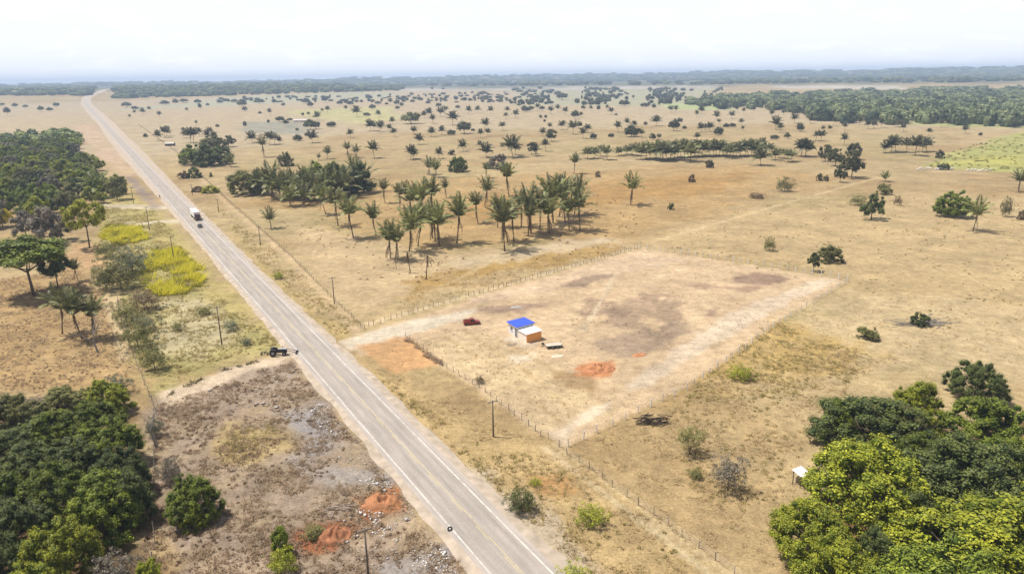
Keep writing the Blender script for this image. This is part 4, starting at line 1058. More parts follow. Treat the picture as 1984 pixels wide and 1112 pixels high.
# dead and dry palms at the front of the grove
def dry_palm(px, py, top, label, n=6):
    p, h, _ = size_px(px, py, top, 10); r = random.Random(px)
    t = thing('dead_palm', label, 'palm tree', p, r.uniform(0, 6), 'dead palms at the front of the grove')
    me, c = PTR[px % 5]; obj('trunk', me, t, scale=(h*.8, h*.8, h*.92))
    for k in range(n): obj('dry_frond', DRYF[0], t, loc=(c[0]*h*.8, c[1]*h*.8, h*.9), rot=(math.radians(r.uniform(-78, -25)), 0, k*6.28/n), scale=(h*.45,)*3)
dry_palm(795, 529, 482, 'dead palm with bleached drooping fronds at the front of the grove')
dry_palm(826, 541, 486, 'foremost dead palm with brown hanging skirt')
dry_palm(768, 522, 498, 'broken dead palm stump under the double palm', 0)

# ------------------------------------------------------------------ dark thicket with palms
for a in [(470, 378, 329, 66, 'olive tree at the left end of the palm thicket', L_OLIVE), (505, 374, 326, 50, 'dark tree behind the left palms of the thicket', L_DARK),
          (625, 372, 312, 92, 'green domed tree in the middle of the thicket', L_GREEN), (690, 376, 316, 78, 'dark tree at the right end of the thicket', L_DARK),
          (655, 378, 318, 70, 'grey-green tree right of the thicket middle', L_DARK), (575, 380, 334, 56, 'dark low tree between the thicket palms', L_DARK)]:
    tree(*a[:5], m=a[5], cb=.06, lib=MID)
k = 0
for x, y, t_ in [(512, 378, 326), (527, 384, 318), (540, 386, 330), (552, 388, 334), (566, 384, 326), (590, 388, 332), (603, 386, 322), (612, 390, 334), (636, 386, 326), (650, 382, 318), (668, 384, 322), (565, 400, 356), (586, 398, 352), (706, 372, 312), (690, 352, 304)]:
    k += 1
    palm(x, y, t_, ordw(k)+' palm from the left of the dark thicket' if False else ordw(k)+' palm listed from the left end among those in the dark thicket', 'palms in the dark thicket', fs=.30, m=L_PALM if k % 3 else L_PALMG, dry=1)

# ------------------------------------------------------------------ roadside mango clump (upper left)
for a in [(378, 320, 279, 56, 'left mango tree of the roadside clump', L_GREEN), (405, 322, 278, 60, 'middle mango tree of the roadside clump', L_DARK), (430, 318, 280, 48, 'right mango tree of the roadside clump', L_DARK),
          (412, 290, 262, 60, 'paler tree rising behind the roadside mango clump', L_OLIVE), (362, 318, 288, 30, 'small olive tree at the left edge of the mango clump', L_OLIVE)]:
    tree(*a[:5], m=a[5], cb=.04, lib=MID)
for a in [(377, 345, 321, 26, 'round green bush below the roadside mango clump', L_GREEN), (356, 346, 330, 22, 'brown dry bush left of the round green one', L_DRY), (409, 343, 333, 7, 'tiny dark bush right of the round green one', L_DARK),
          (553, 322, 292, 32, 'pale vase shaped bush behind the thicket', L_OLIVE), (384, 372, 360, 26, 'brown bush by the roadside fence', L_DRY), (408, 374, 358, 34, 'yellow flowering bush by the roadside fence', L_YEL)]:
    bush(*a[:5], m=a[5])

# ------------------------------------------------------------------ plain: palms and trees in view, read off strip by strip
CROPS = [
 (200, 180, .1411, [(320, 205, 130, 't', 130), (440, 240, 190, 't', 90), (440, 300, 250, 't', 60), (545, 300, 220, 't', 75), (635, 262, 200, 't', 70), (370, 355, 310, 't', 60), (780, 335, 265, 't', 55), (580, 612, 560, 'b', 55),
   (755, 660, 520, 'p'), (850, 620, 470, 'p'), (875, 600, 470, 'p'), (1275, 455, 395, 't', 45), (1100, 540, 480, 'p'), (1140, 620, 505, 'p'), (1205, 690, 480, 'p'), (1240, 690, 485, 'p'), (1325, 600, 485, 'p'), (1465, 600, 480, 'p'), (1570, 475, 435, 'b', 50),
   (1525, 650, 540, 'p'), (1440, 650, 520, 'p'), (1725, 745, 595, 't', 180), (1945, 455, 405, 't', 45), (850, 172, 110, 't', 120), (995, 165, 85, 't', 70), (1110, 142, 88, 't', 115), (1300, 155, 95, 't', 90), (1330, 222, 150, 't', 50), (1435, 185, 150, 't', 50),
   (1150, 268, 218, 't', 50), (1800, 140, 95, 't', 90), (1905, 195, 95, 't', 110), (1945, 255, 205, 't', 70), (1600, 150, 105, 't', 70)]),
 (470, 160, .1411, [(140, 835, 680, 't', 110), (375, 860, 685, 't', 130), (440, 850, 695, 'p'), (505, 850, 755, 't', 75), (760, 805, 712, 'b', 115), (750, 662, 630, 'b', 45), (965, 835, 660, 'p'), (880, 735, 690, 'b', 55), (930, 648, 510, 't', 160), (1010, 640, 540, 't', 110),
   (1030, 525, 415, 't', 105), (1750, 672, 520, 'p'), (1885, 675, 535, 'p'), (1815, 665, 560, 'p'), (1812, 1040, 812, 'p'), (1485, 760, 650, 'p'), (355, 555, 510, 'b', 35), (32, 600, 550, 'b', 45), (515, 550, 470, 't', 110), (595, 605, 520, 't', 90), (650, 522, 492, 'b', 85),
   (830, 475, 428, 't', 40), (905, 465, 418, 't', 40), (375, 440, 372, 't', 95), (240, 432, 400, 'b', 45), (430, 295, 230, 't', 55), (560, 330, 285, 't', 55), (935, 345, 270, 't', 80), (865, 295, 220, 't', 90), (1130, 275, 200, 't', 80), (1335, 312, 255, 't', 75), (1480, 322, 258, 't', 85),
   (1420, 392, 325, 'p'), (1170, 425, 338, 't', 75), (1100, 415, 370, 't', 60), (1575, 475, 325, 'p'), (1785, 375, 305, 't', 85), (1870, 475, 388, 'p'), (1710, 470, 420, 't', 90), (1632, 275, 238, 'b', 45), (1860, 310, 262, 't', 80), (1740, 240, 185, 't', 90), (230, 290, 235, 't', 130), (120, 265, 232, 't', 50), (35, 400, 345, 't', 80), (1220, 610, 540, 'b', 120)]),
 (740, 160, .1411, [(170, 755, 635, 'p'), (100, 668, 580, 'p'), (430, 725, 605, 'p'), (505, 855, 705, 'p'), (682, 750, 615, 'p'), (820, 722, 598, 'p'), (955, 722, 648, 'b', 110), (1130, 705, 535, 't', 190), (1360, 768, 640, 'p'), (1455, 745, 635, 'p'), (1410, 650, 495, 'p'), (970, 590, 398, 'p'),
   (1662, 662, 545, 'p'), (1120, 945, 785, 'p'), (1345, 905, 808, 'p'), (1440, 1028, 838, 'p'), (1650, 925, 838, 'p'), (1795, 1028, 725, 'p'), (1830, 1000, 830, 'p'), (395, 1062, 868, 'p'), (430, 1050, 900, 'p'), (780, 1045, 898, 'p'), (960, 995, 925, 'b', 95), (700, 570, 450, 't', 115), (400, 570, 410, 't', 250, 'pale'),
   (145, 575, 480, 'p'), (12, 610, 542, 'p'), (800, 475, 345, 't', 115), (875, 430, 335, 't', 85), (650, 465, 368, 't', 95), (585, 490, 405, 't', 70), (1185, 435, 338, 't', 100), (1320, 415, 330, 'p'), (1500, 432, 338, 't', 115), (1720, 430, 345, 't', 80), (1705, 505, 430, 't', 75), (1830, 485, 378, 'p'), (1250, 668, 640, 'b', 60),
   (1040, 365, 318, 't', 60), (780, 345, 288, 't', 75), (215, 378, 330, 't', 60), (115, 315, 220, 'p'), (65, 305, 280, 'b', 50), (205, 315, 245, 't', 80), (272, 340, 280, 't', 55), (420, 275, 240, 'b', 60), (630, 292, 258, 'b', 65), (540, 262, 215, 't', 45), (1120, 248, 215, 'b', 75), (1630, 258, 220, 't', 50), (1720, 268, 235, 't', 45),
   (1880, 330, 288, 't', 50), (1830, 305, 265, 't', 40), (1950, 392, 325, 't', 80), (1470, 290, 248, 't', 50), (755, 290, 215, 'p'), (1380, 275, 235, 't', 50), (1435, 235, 185, 't', 150), (1380, 180, 125, 't', 130), (1240, 158, 130, 't', 40), (690, 108, 70, 't', 40), (840, 100, 78, 'b', 40), (300, 240, 190, 't', 100)]),
 (1010, 160, .1411, [(285, 742, 628, 'p'), (390, 642, 558, 'p'), (420, 815, 650, 't', 140), (335, 945, 778, 'p'), (140, 985, 822, 't', 120), (200, 1010, 840, 't', 130), (558, 655, 535, 'p'), (575, 600, 530, 'p'), (712, 715, 535, 't', 130), (790, 630, 540, 't', 95), (850, 775, 635, 'p'), (905, 690, 575, 'p'), (990, 775, 700, 'b', 90),
   (1230, 755, 703, 'b', 80), (1330, 690, 535, 'p'), (1450, 595, 498, 'p'), (1515, 745, 570, 'b', 200), (1545, 640, 540, 't', 50), (1660, 768, 658, 'p'), (1800, 798, 700, 't', 90), (1880, 790, 715, 't', 80), (1850, 600, 458, 'p'), (1705, 588, 543, 'b', 50), (740, 505, 385, 't', 105, 'dark'), (600, 455, 355, 't', 80), (822, 475, 420, 't', 50),
   (405, 438, 340, 't', 55), (260, 515, 452, 'p'), (320, 545, 510, 'b', 35), (335, 490, 450, 'b', 40), (495, 412, 308, 'p'), (70, 408, 338, 't', 120), (220, 398, 298, 't', 130), (285, 388, 330, 't', 70), (135, 388, 330, 't', 80), (400, 310, 258, 't', 70), (850, 375, 322, 't', 60), (960, 398, 325, 'p'), (1060, 395, 318, 't', 50),
   (1180, 378, 315, 'p'), (1230, 440, 350, 'p'), (885, 315, 272, 't', 50), (1095, 292, 238, 't', 75), (1430, 330, 252, 't', 110), (1370, 325, 250, 't', 60), (1700, 335, 283, 'b', 115), (1820, 365, 300, 't', 55), (1300, 455, 428, 'b', 35), (1780, 245, 190, 't', 90), (1535, 240, 185, 'p'), (920, 220, 150, 't', 90), (560, 240, 150, 't', 150)]),
 (1280, 160, .1528, [(125, 385, 300, 'p'), (188, 378, 303, 'p'), (165, 615, 470, 't', 120), (240, 505, 452, 'b', 80), (302, 592, 550, 'b', 55), (452, 445, 358, 'p'), (512, 405, 303, 'p'), (712, 480, 370, 'p'), (738, 530, 475, 't', 45), (900, 462, 368, 'p'), (965, 355, 298, 't', 40), (1045, 390, 330, 't', 45), (1022, 545, 470, 't', 45),
   (1042, 615, 562, 't', 40), (512, 635, 522, 'p'), (555, 600, 540, 't', 70), (622, 625, 508, 'p'), (730, 672, 555, 'b', 110), (830, 570, 520, 'b', 75), (910, 568, 518, 'b', 80), (1110, 330, 255, 't', 60), (1180, 365, 300, 't', 40), (1408, 425, 362, 't', 60), (1458, 600, 438, 'p'), (1520, 635, 528, 't', 115), (1445, 722, 668, 'b', 105),
   (1605, 715, 640, 't', 95, 'pale'), (1770, 625, 538, 't', 95), (1700, 520, 400, 'p'), (1550, 415, 358, 't', 45), (1790, 935, 722, 'p'), (1830, 935, 730, 'p'), (1280, 860, 705, 'p'), (620, 1080, 980, 'b', 100), (460, 735, 640, 'p')]),
 (1540, 160, .2238, [(45, 425, 362, 't', 75), (135, 360, 300, 't', 80), (180, 505, 425, 'p'), (228, 510, 415, 'p'), (240, 430, 385, 't', 50), (300, 425, 385, 't', 45), (425, 545, 440, 'p'), (430, 415, 350, 'p'), (50, 640, 492, 'p'), (98, 645, 505, 'p'), (262, 685, 540, 't', 115), (350, 725, 570, 't', 130), (505, 670, 525, 't', 110), (490, 825, 585, 't', 210),
   (390, 865, 715, 't', 95), (210, 850, 785, 'b', 55), (268, 855, 800, 'b', 45), (780, 610, 510, 'p'), (830, 610, 465, 'p'), (870, 600, 470, 'p'), (968, 610, 480, 'p'), (1040, 635, 468, 'p'), (1108, 605, 470, 'p'), (1140, 600, 480, 'p'), (1155, 465, 400, 'p'), (1480, 445, 372, 'p'), (1255, 655, 580, 'b', 70), (635, 405, 330, 'p'), (685, 400, 325, 'p'),
   (745, 395, 310, 'p'), (865, 390, 325, 'p'), (890, 385, 320, 'p'), (940, 425, 355, 'p'), (1265, 390, 325, 'p'), (1325, 380, 320, 't', 60), (1210, 355, 290, 'p'), (1420, 365, 315, 'p'), (1830, 375, 325, 't', 70), (1900, 395, 330, 't', 75), (335, 375, 310, 't', 70), (555, 370, 300, 'p'), (1285, 755, 705, 'b', 90), (455, 320, 265, 't', 80), (1700, 335, 290, 'p'), (1605, 462, 435, 'b', 30)]),
]
plain = []
for x0, y0, s, L in CROPS:
    for e in L:
        plain.append((x0+e[0]*s, y0+e[1]*s, y0+e[2]*s-1.0, e[3], (e[4]*s*1.15 if len(e) > 4 else 0), e[5] if len(e) > 5 else ''))
# palm row on the plain
for i, (x, b, t_) in enumerate([(905, 1050, 880), (1005, 1040, 880), (1090, 1012, 852), (1185, 1062, 858), (1345, 1012, 888), (1375, 1000, 890), (1460, 985, 868), (1520, 1000, 850), (1590, 1010, 830), (1640, 1062, 855), (1710, 1050, 820), (1770, 1040, 830), (1850, 1060, 810), (1905, 1062, 800), (1950, 1050, 800)]):
    plain.append((1010+x*.1411, 160+b*.1411, 160+t_*.1411, 'R', 0, ''))
for i, (x, b, t_) in enumerate([(25, 995, 740), (80, 1002, 770), (120, 960, 735), (165, 985, 760), (210, 950, 720), (250, 950, 730), (305, 985, 740), (345, 950, 715), (370, 1005, 770), (430, 940, 720), (480, 935, 730), (530, 930, 735), (565, 945, 750), (620, 930, 740), (665, 935, 735), (705, 935, 720), (745, 925, 730), (795, 935, 760),
                             (835, 925, 765), (868, 962, 780), (920, 940, 770), (962, 945, 755), (1010, 930, 750), (1070, 935, 735), (1110, 930, 715), (1145, 942, 720), (1180, 930, 735), (1225, 925, 760), (1268, 1050, 830), (1300, 905, 740), (1375, 905, 765), (1460, 985, 835), (1500, 960, 835), (1560, 970, 840), (1610, 1012, 845), (1650, 1000, 850)]):
    plain.append((1280+x*.1528, 160+b*.1528, 160+t_*.1528, 'R', 0, ''))
def cell(x, y):
    c = ('left of the roadside mango clump' if x < 352 else 'around the roadside mango clump' if x < 480 else 'near the far farmhouse' if x < 640 else 'right of the far farmhouse' if x < 760 else 'left of the grey dome bush' if x < 890 else
         'beyond the grey dome bush' if x < 1010 else 'beyond the lone palm' if x < 1150 else "behind the palm row's left half" if x < 1290 else "behind the palm row's right half" if x < 1480 else
         'right of the palm row' if x < 1660 else 'below the right-hand wood')
    return c
names = {'p': 'palm', 't': 'tree', 'b': 'bush', 'R': 'palm'}
rankg = {}
for e in plain:
    if e[3] == 'R': rankg.setdefault(('R', ''), []).append(e); continue
    band = 2 if e[1] > 262 else 1 if e[1] > 216 else 0
    if e[3] == 't' and band and not e[5] and (e[4] < 14 or (e[4] < 22 and random.random() < .5)): e = (e[0], e[1], e[2]-1, 'p', 0, '')
    rankg.setdefault((e[3], cell(e[0], e[1]), band), []).append(e)
for key, L in rankg.items():
    L.sort()
    for i, (x, b, t_, k, w, v) in enumerate(L):
        n_ = names[k]
        if k == 'R': lb = ordw(i+1)+' palm from the left in the long palm row'; grp = 'palms of the long row'
        else:
            far = {2: 'nearer', 1: 'farther', 0: 'farthest'}[key[2]]
            grp = {'p': 'palms scattered on the plain', 't': 'trees scattered on the plain', 'b': 'bushes scattered on the plain'}[k]
            lb = (ordw(i+1)+' '+far+' '+n_+' from the left '+key[1]) if len(L) > 1 else 'only '+far+' '+n_+' '+key[1]
        if k in 'pR': palm(x, b, t_, lb, grp, near=False, fs=random.uniform(.42, .60), spread=random.uniform(1.1, 1.35) if k == 'R' else random.uniform(.85, 1.15), m=L_PALM if k == 'R' else L_PALMF)
        elif k == 't': tree(x, b, t_, w, lb, m={'pale': L_OLIVE, 'dark': L_DARK, '': L_PLAIN}[v], group=grp, cb=.16, lib=FARC if b < 262 else MID, name='plain_tree')
        else: bush(x, b, t_, w, lb, m=L_PLAIN, group=grp, name='plain_bush')
for x, b, t_, n_ in [(15, 224, 207, 0), (30, 209, 200, 0), (50, 210, 203, 0), (110, 209, 199, 0), (80, 217, 205, 0), (97, 217, 208, 0), (4, 206, 200, 0)]:
    tree(x, b, t_, 12, 'small tree on the far field left of the highway', m=L_PLAIN, group='trees on the far left field', lib=FARC, name='plain_tree')

# ------------------------------------------------------------------ pasture bushes and trees, right and middle
for a in [(889, 333, 301, 44, 'round bright green bush between the near groves and the plain', L_GREEN, NEAR), (965, 327, 296, 48, 'grey leafless dome bush behind the near palms', L_GREY, MID),
          (1520, 371, 340, 40, 'feathery pale green bush on the right pasture', L_OLIVE, SPARSE), (1490, 486, 455, 27, 'pale round bush behind the back fence', L_OLIVE, SPARSE), (1608, 507, 473, 56, 'broad olive bush behind the back fence', L_OLIVE, MID),
          (1712, 377, 354, 32, 'pale dome bush below the stubby palm', L_OLIVE, MID), (1662, 398, 374, 38, 'pale yellow bush behind the dark round tree', L_OLIVE, SPARSE), (1435, 734, 702, 58, 'bright green bush in dry grass right of the lot', L_MANGO, SPARSE),
          (1780, 630, 604, 36, 'dark green plant in the dead brushwood', L_DARK, MID), (1682, 656, 632, 44, 'low grey-green shrub left of the brushwood', L_OLIVE, MID), (1012, 990, 935, 70, 'grey-green thorny shrub near the highway', L_DARK, SPARSE),
          (1145, 1014, 968, 66, 'bright green low bush right of the highway', L_MANGO, SPARSE), (1037, 940, 922, 26, 'small bright green weed above the thorny shrub', L_MANGO, SPARSE), (1348, 925, 903, 36, 'small green weed left of the grey tree', L_OLIVE, SPARSE),
          (1112, 1130, 1085, 70, 'yellow-green weed clump at the bottom edge right of the highway', L_MANGO, SPARSE), (546, 1075, 1005, 44, 'upright dark green shrub in the scorched verge', L_GREEN, MID),
          (548, 1105, 1050, 66, 'bright green shrub below the upright dark one', L_MANGO, SPARSE), (610, 1040, 1010, 50, 'yellow-green weed beside the dark red mound', L_OLIVE, SPARSE), (300, 716, 655, 62, 'round grey-green shrub beside the left fence', L_OLIVE, SPARSE),
          (268, 672, 610, 66, 'feathery green shrub above the round one by the left fence', L_OLIVE, SPARSE), (235, 560, 485, 92, 'large feathery grey-green shrub left of the yellow cane', L_OLIVE, SPARSE), (280, 600, 555, 60, 'brownish shrub at the foot of the yellow cane', L_DRY, SPARSE),
          (332, 935, 872, 56, 'dry grey shrub above the dark domed tree', L_GREY, SPARSE), (540, 540, 524, 24, 'green weed on the right verge of the highway', L_MANGO, SPARSE), (1300, 406, 392, 14, 'tiny dark shrub on the golden pasture', L_DARK, MID),
          (1340, 353, 336, 15, 'small upright shrub on the golden pasture', L_DRY, MID), (1374, 325, 309, 16, 'small brown dome shrub below the palm row', L_DRY, MID), (1158, 343, 330, 12, 'small brown shrub right of the lone palm', L_DRY, MID),
          (1467, 384, 372, 40, 'low brown shrub left of the feathery bush', L_DRY, SPARSE), (1738, 398, 376, 18, 'small bare shrub right of the dark round tree', L_DRY, SPARSE), (1948, 420, 376, 26, 'thin tree with sparse crown near the right edge', L_OLIVE, SPARSE),
          (1980, 425, 405, 20, 'brown shrub cut by the right edge', L_DRY, MID), (930, 742, 725, 22, 'small dark weed in front of the lot entrance', L_DRY, SPARSE)]:
    bush(*a[:5], m=a[5], lib=a[6])
tree(1688, 425, 375, 50, 'dark round tree on a short trunk on the right pasture', m=L_DARK, lib=MID, cb=.14)
tree(1843, 419, 369, 72, 'round bright green mango tree on the right pasture', m=L_GREEN, lib=NEAR, cb=.0)
tree(1576, 526, 487, 25, 'small vase shaped tree at the back fence', m=L_DARK, lib=MID, cb=.22)
tree(1410, 950, 868, 72, 'grey half bare tree with dense shade beside the lot', m=L_GREY, lib=SPARSE, cb=.10)
tree(1336, 880, 822, 62, 'thin yellowish tree with sparse crown below the log pile', m=L_OLIVE, lib=SPARSE, cb=.35)

for a in [(205, 500, 462, 46, 'small olive shrub beside the slim yellow-green tree'), (258, 528, 470, 70, 'grey-green shrub touching the left of the yellow cane'), (205, 560, 505, 56, 'dusty shrub above the left fence corner'),
          (245, 625, 575, 60, 'dusty green shrub on the fence line below the cane'), (282, 640, 606, 46, 'small yellowish shrub in the pale grass below the cane'), (228, 765, 722, 66, 'olive shrub at the back right of the lower left grove'),
          (300, 845, 800, 44, 'dry shrub at the foot of the leaning bare tree'), (345, 640, 618, 30, 'low shrub in the pale grass left of the power pole'), (395, 610, 590, 34, 'low olive shrub below the right end of the cane'),
          (448, 640, 615, 32, 'olive shrub right of the verge power pole'), (478, 668, 652, 26, 'small shrub near the parked motorcycle')]:
    bush(*a[:5], m=L_OLIVE if a[0] % 2 else L_GREY2, lib=SPARSE)
# log and branch pile
def branch_pile(px, py, w, h, label, seed, m=M_DARKW, n=60):
    r = random.Random(seed); p = G(px, py); t = thing('branch_pile', label, 'branch pile', p)
    for i in range(n):
        a = r.gauss(0, .35)+(3.14 if r.random() < .5 else 0); L = r.uniform(.25, .55)*w
        c = Vector((r.uniform(-.35, .35)*w, r.uniform(-.16, .16)*w, r.uniform(.05, h)*(.4+.6*r.random())))
        d = Vector((math.cos(a), math.sin(a), r.uniform(-.25, .25)))*L*.5
        z0 = max(.04, (c-d).z); z1 = max(.04, (c+d).z)
        MB().tube([(c.x-d.x, c.y-d.y, z0), (c.x+r.uniform(-.1, .1), c.y+r.uniform(-.1, .1), c.z+.06), (c.x+d.x, c.y+d.y, z1)], [r.uniform(.06, .13), .06, .02], 5).build('branch', m, t, True)
branch_pile(1265, 820, 6.2, 1.6, 'pile of dark cut branches at the corner of the lot', 4)
branch_pile(1780, 626, 15, .7, 'grey dead brushwood lying in the right pasture', 9, M_GBARK, 46)
branch_pile(870, 985, 2.0, .3, 'short dark branches lying in the verge grass', 12, M_DARKW, 8) if False else None
branch_pile(655, 985, 4.6, .6, 'tangle of brown dead branches between the two earth mounds', 15, M_WOOD, 26)

def bare_tree(px, py, top, label, k, lean=(0, 0), m=None):
    p, h, _ = size_px(px, py, top, 10)
    t = thing('bare_tree', label, 'tree', p, 0)
    obj('trunk', BARE[k], t, scale=(h*1.25, h*1.25, h*1.25), rot=(lean[0], lean[1], k*1.3))
bare_tree(189, 682, 598, 'bleached bare tree leaning among the palms of the left field', 0, (0, -.35))
bare_tree(303, 866, 762, 'bare brown tree leaning over the end of the dirt track', 1, (0, -.25))
bare_tree(404, 995, 930, 'bare grey sapling against the dark domed tree', 2)

# ------------------------------------------------------------------ left side trees
tree(66, 572, 452, 150, 'umbrella crowned tree with dark trunk in the left field', m=L_GREEN, lib=UMB, cb=.52, trunk=TALLTRUNK)
tree(112, 556, 470, 66, 'darker tree joined to the right of the umbrella crowned tree', m=L_DARK, lib=MID, cb=.25, trunk=TALLTRUNK)
tree(174, 481, 382, 74, 'bright yellow-green tree on a slim trunk by the forest', m=L_YEL, lib=MID, cb=.35, trunk=TALLTRUNK)
tree(104, 470, 396, 84, 'grey leafless dome tree beside the yellow-green tree', m=L_GREY, lib=MID, cb=.08)
tree(52, 462, 405, 58, 'grey-green small tree left of the grey dome tree', m=L_GREY, lib=MID, cb=.1)
tree(6, 440, 402, 40, 'tree with vivid yellow blossom at the left edge', m=L_FLOWER, lib=MID, cb=.15)
tree(380, 1005, 915, 108, 'dark domed tree casting black shade in the scorched verge', m=L_GREEN, lib=NEAR, cb=.05)
bush(372, 1020, 975, 62, 'yellow-green bush at the foot of the dark domed tree', m=L_MANGO, lib=MID)

# forest belt, left
def poisson(poly, dmin, n, seed):
    P_ = wpoly(poly); r = np.random.default_rng(seed); lo, hi = P_.min(0), P_.max(0); out = []
    c = r.uniform(lo, hi, (n, 2)); c = c[inpoly(P_, c[:, 0], c[:, 1])+26*(fbm(c[:, 0]*.03, c[:, 1]*.03, 61, 3)-.5) > 0]
    for q in c:
        dm = dmin(q) if callable(dmin) else dmin
        if all((q[0]-o[0])**2+(q[1]-o[1])**2 > dm*dm for o in out): out.append(q)
    return out
belt = poisson([(-20, 278), (70, 268), (140, 262), (156, 318), (186, 333), (222, 376), (214, 388), (150, 420), (60, 440), (-20, 450)], 11.5, 5000, 3)
belt.sort(key=lambda q: q[0]**2+q[1]**2)
FARD = [crown_data(300+i, 22, 110, 0.098, crad=(0.12, 0.22), low=-0.3, lump=0.6, core='crown') for i in range(4)]
rr_ = random.Random(5)
L_WOOD2 = leafmat('canopy_leaf', (0.035, 0.060, 0.014), (0.25, 0.27, 0.06), 0.15)
kinds = [('green', L_GREEN), ('dark green', L_DARK), ('olive', L_OLIVE), ('bright green', L_MANGO), ('bright green', L_MANGO), ('green', L_GREEN), ('green', L_GREEN), ('green', L_GREEN), ('dark green', L_DARK), ('grey', L_GREY), ('olive', L_OLIVE)]
for i, q in enumerate(belt[:120]):
    nm_, m = kinds[rr_.randrange(len(kinds))]; r = random.Random(i)
    wd = r.uniform(11, 16); h = r.uniform(9, 13)
    t = thing('forest_tree', nm_+' leafy tree packed into the forest belt left of the highway', 'tree', (q[0], q[1], 0), r.uniform(0, 6.28), 'trees of the left forest belt')
    obj('trunk', TRUNK[i % 3], t, scale=(wd, wd, h*.8)); obj('crown', MID[i % 5], t, loc=(0, 0, h*.06), scale=(wd, wd, h*.94), mat=m)
if len(belt) > 120:
    merge_cloud('far_forest_canopy', [(q[0], q[1], float(hgt(q[0], q[1])), rr_.uniform(11, 17), rr_.uniform(9, 14)) for q in belt[120:]], FARD, L_WOOD2, 'far canopy of the forest belt left of the highway', 'forest')

# grove, lower left
grove = [(210, 800, 730, 90, L_MANGO), (130, 800, 745, 86, L_OLIVE), (30, 830, 760, 96, L_OLIVE), (70, 800, 765, 60, L_GREY), (180, 850, 770, 110, L_GREEN), (100, 870, 790, 110, L_GREEN), (20, 900, 820, 120, L_DARK),
         (215, 900, 800, 120, L_GREEN), (140, 930, 840, 130, L_DARK), (60, 950, 850, 120, L_DARK), (235, 960, 860, 110, L_DARK), (-10, 1010, 900, 120, L_GREEN), (110, 1010, 890, 140, L_GREEN), (200, 1035, 905, 150, L_GREEN),
         (250, 1010, 900, 100, L_DARK), (40, 1070, 950, 130, L_DARK), (130, 1120, 985, 130, L_MANGO), (-10, 1140, 1000, 120, L_DARK), (60, 1190, 1085, 120, L_MANGO), (230, 1150, 1060, 110, L_GREY), (290, 1150, 1075, 60, L_MANGO)]
gn = {'leaf_bright': 'bright green', 'leaf_olive': 'olive', 'leaf_grey': 'grey twiggy', 'leaf_green': 'green', 'leaf_dark': 'dark green'}
seen = {}
for x, b, t_, w, m in sorted(grove, key=lambda e: e[1]):
    key = gn[m.name]; seen[key] = seen.get(key, 0)+1
    tree(x, b, t_, w*1.08, ordw(seen[key])+' '+key+' tree from the back of the lower left grove', m=m, group='trees of the lower left grove', cb=.05, lib=SPARSE if m is L_GREY else NEAR, name='grove_tree')

# mango clump, lower right
for a in [(1886, 772, 697, 96, 'dark domed tree at the top right of the mango clump', L_DARK), (1690, 872, 762, 190, 'grey-green broad tree at the back left of the mango clump', L_DARK), (1775, 830, 728, 110, 'yellow-green tree at the back of the mango clump', L_MANGO),
          (1620, 860, 768, 80, 'small green tree at the far left of the mango clump', L_GREEN), (1925, 880, 765, 170, 'green tree behind the dark mango at the right edge', L_GREEN), (1860, 990, 835, 240, 'large dark mango tree in the middle of the clump', L_DARK),
          (1960, 960, 830, 150, 'green mango at the right edge of the picture', L_GREEN), (1660, 1000, 842, 240, 'large bright mango tree left of the dark one', L_MANGO), (1570, 1085, 955, 150, 'mango tree at the left front of the clump', L_MANGO),
          (1610, 1160, 1020, 150, 'yellowish mango with deep shade at the bottom edge', L_MANGO), (1900, 1130, 965, 330, 'broad bright mango tree in the lower right corner', L_MANGO), (1830, 1230, 1060, 300, 'fresh green mango crown cut by the bottom edge', L_GREEN),
          (1780, 940, 835, 130, 'small green mango between the two large trees', L_GREEN), (1765, 1060, 940, 130, 'shaded mango in the hollow of the clump', L_DARK), (1985, 1060, 930, 190, 'bright mango cut by the right edge', L_MANGO),
          (1690, 1130, 1010, 90, 'low dark mango in the deep shade at the bottom', L_DARK), (1960, 1190, 1040, 240, 'bright mango in the extreme lower right corner', L_MANGO), (1725, 870, 770, 100, 'olive mango behind the large bright tree', L_OLIVE)]:
    tree(*a[:3], a[3]*1.12, a[4], m=a[5], lib=NEAR, cb=.03, name='mango_tree', group='trees of the lower right mango clump')

# ------------------------------------------------------------------ woods far away (one mass each)
def scatter_az(px0, px1, y0, y1, n, seed, wfun, hfun, test=None):
    r = np.random.default_rng(seed); out = []
    for _ in range(n):
        px = r.uniform(px0, px1); py = r.uniform(y0, y1)
        if test and not test(px, py, r): continue
        p_ = G(px, py); d = p_.length
        if d > 12500: continue
        out.append((p_.x, p_.y, p_.z, wfun(d)*r.uniform(.5, 1.6), hfun(d)*r.uniform(.55, 1.4)))
    return out
FAR2 = [crown_data(500+i, 12, 60, 0.11, crad=(0.16, 0.26), low=-0.2, core='crown') for i in range(4)]
def rw(px, py, r):
    lo = np.interp(px, [1330, 1500, 1620, 1720, 2100], [204, 217, 236, 238, 244]); hi = np.interp(px, [1330, 1480, 1620, 1720, 2100], [190, 180, 176, 171, 166])
    if float(fbm(np.array(px*.035), np.array(py*.16), 51, 3)) < .37: return False
    return hi+7 < py < lo+9*(float(fbm(np.array(px*.05), np.array(2.), 53, 3))-.5)*2+3*(r.random()-.5)
L_WOOD = leafmat('wood_leaf', (0.045, 0.068, 0.028), (0.30, 0.33, 0.14), 0.15)
merge_cloud('right_wood', scatter_az(1330, 2120, 172, 250, 3900, 3, lambda d: max(15, d*.013), lambda d: 14, rw), FARD, L_WOOD, 'dense far wood stretching along the right of the plain', 'wood')
def lw(px, py, r):
    return (px > 222 and py < np.interp(px, [222, 500, 760], [192, 184, 176])) or (px < 180 and py < 186)
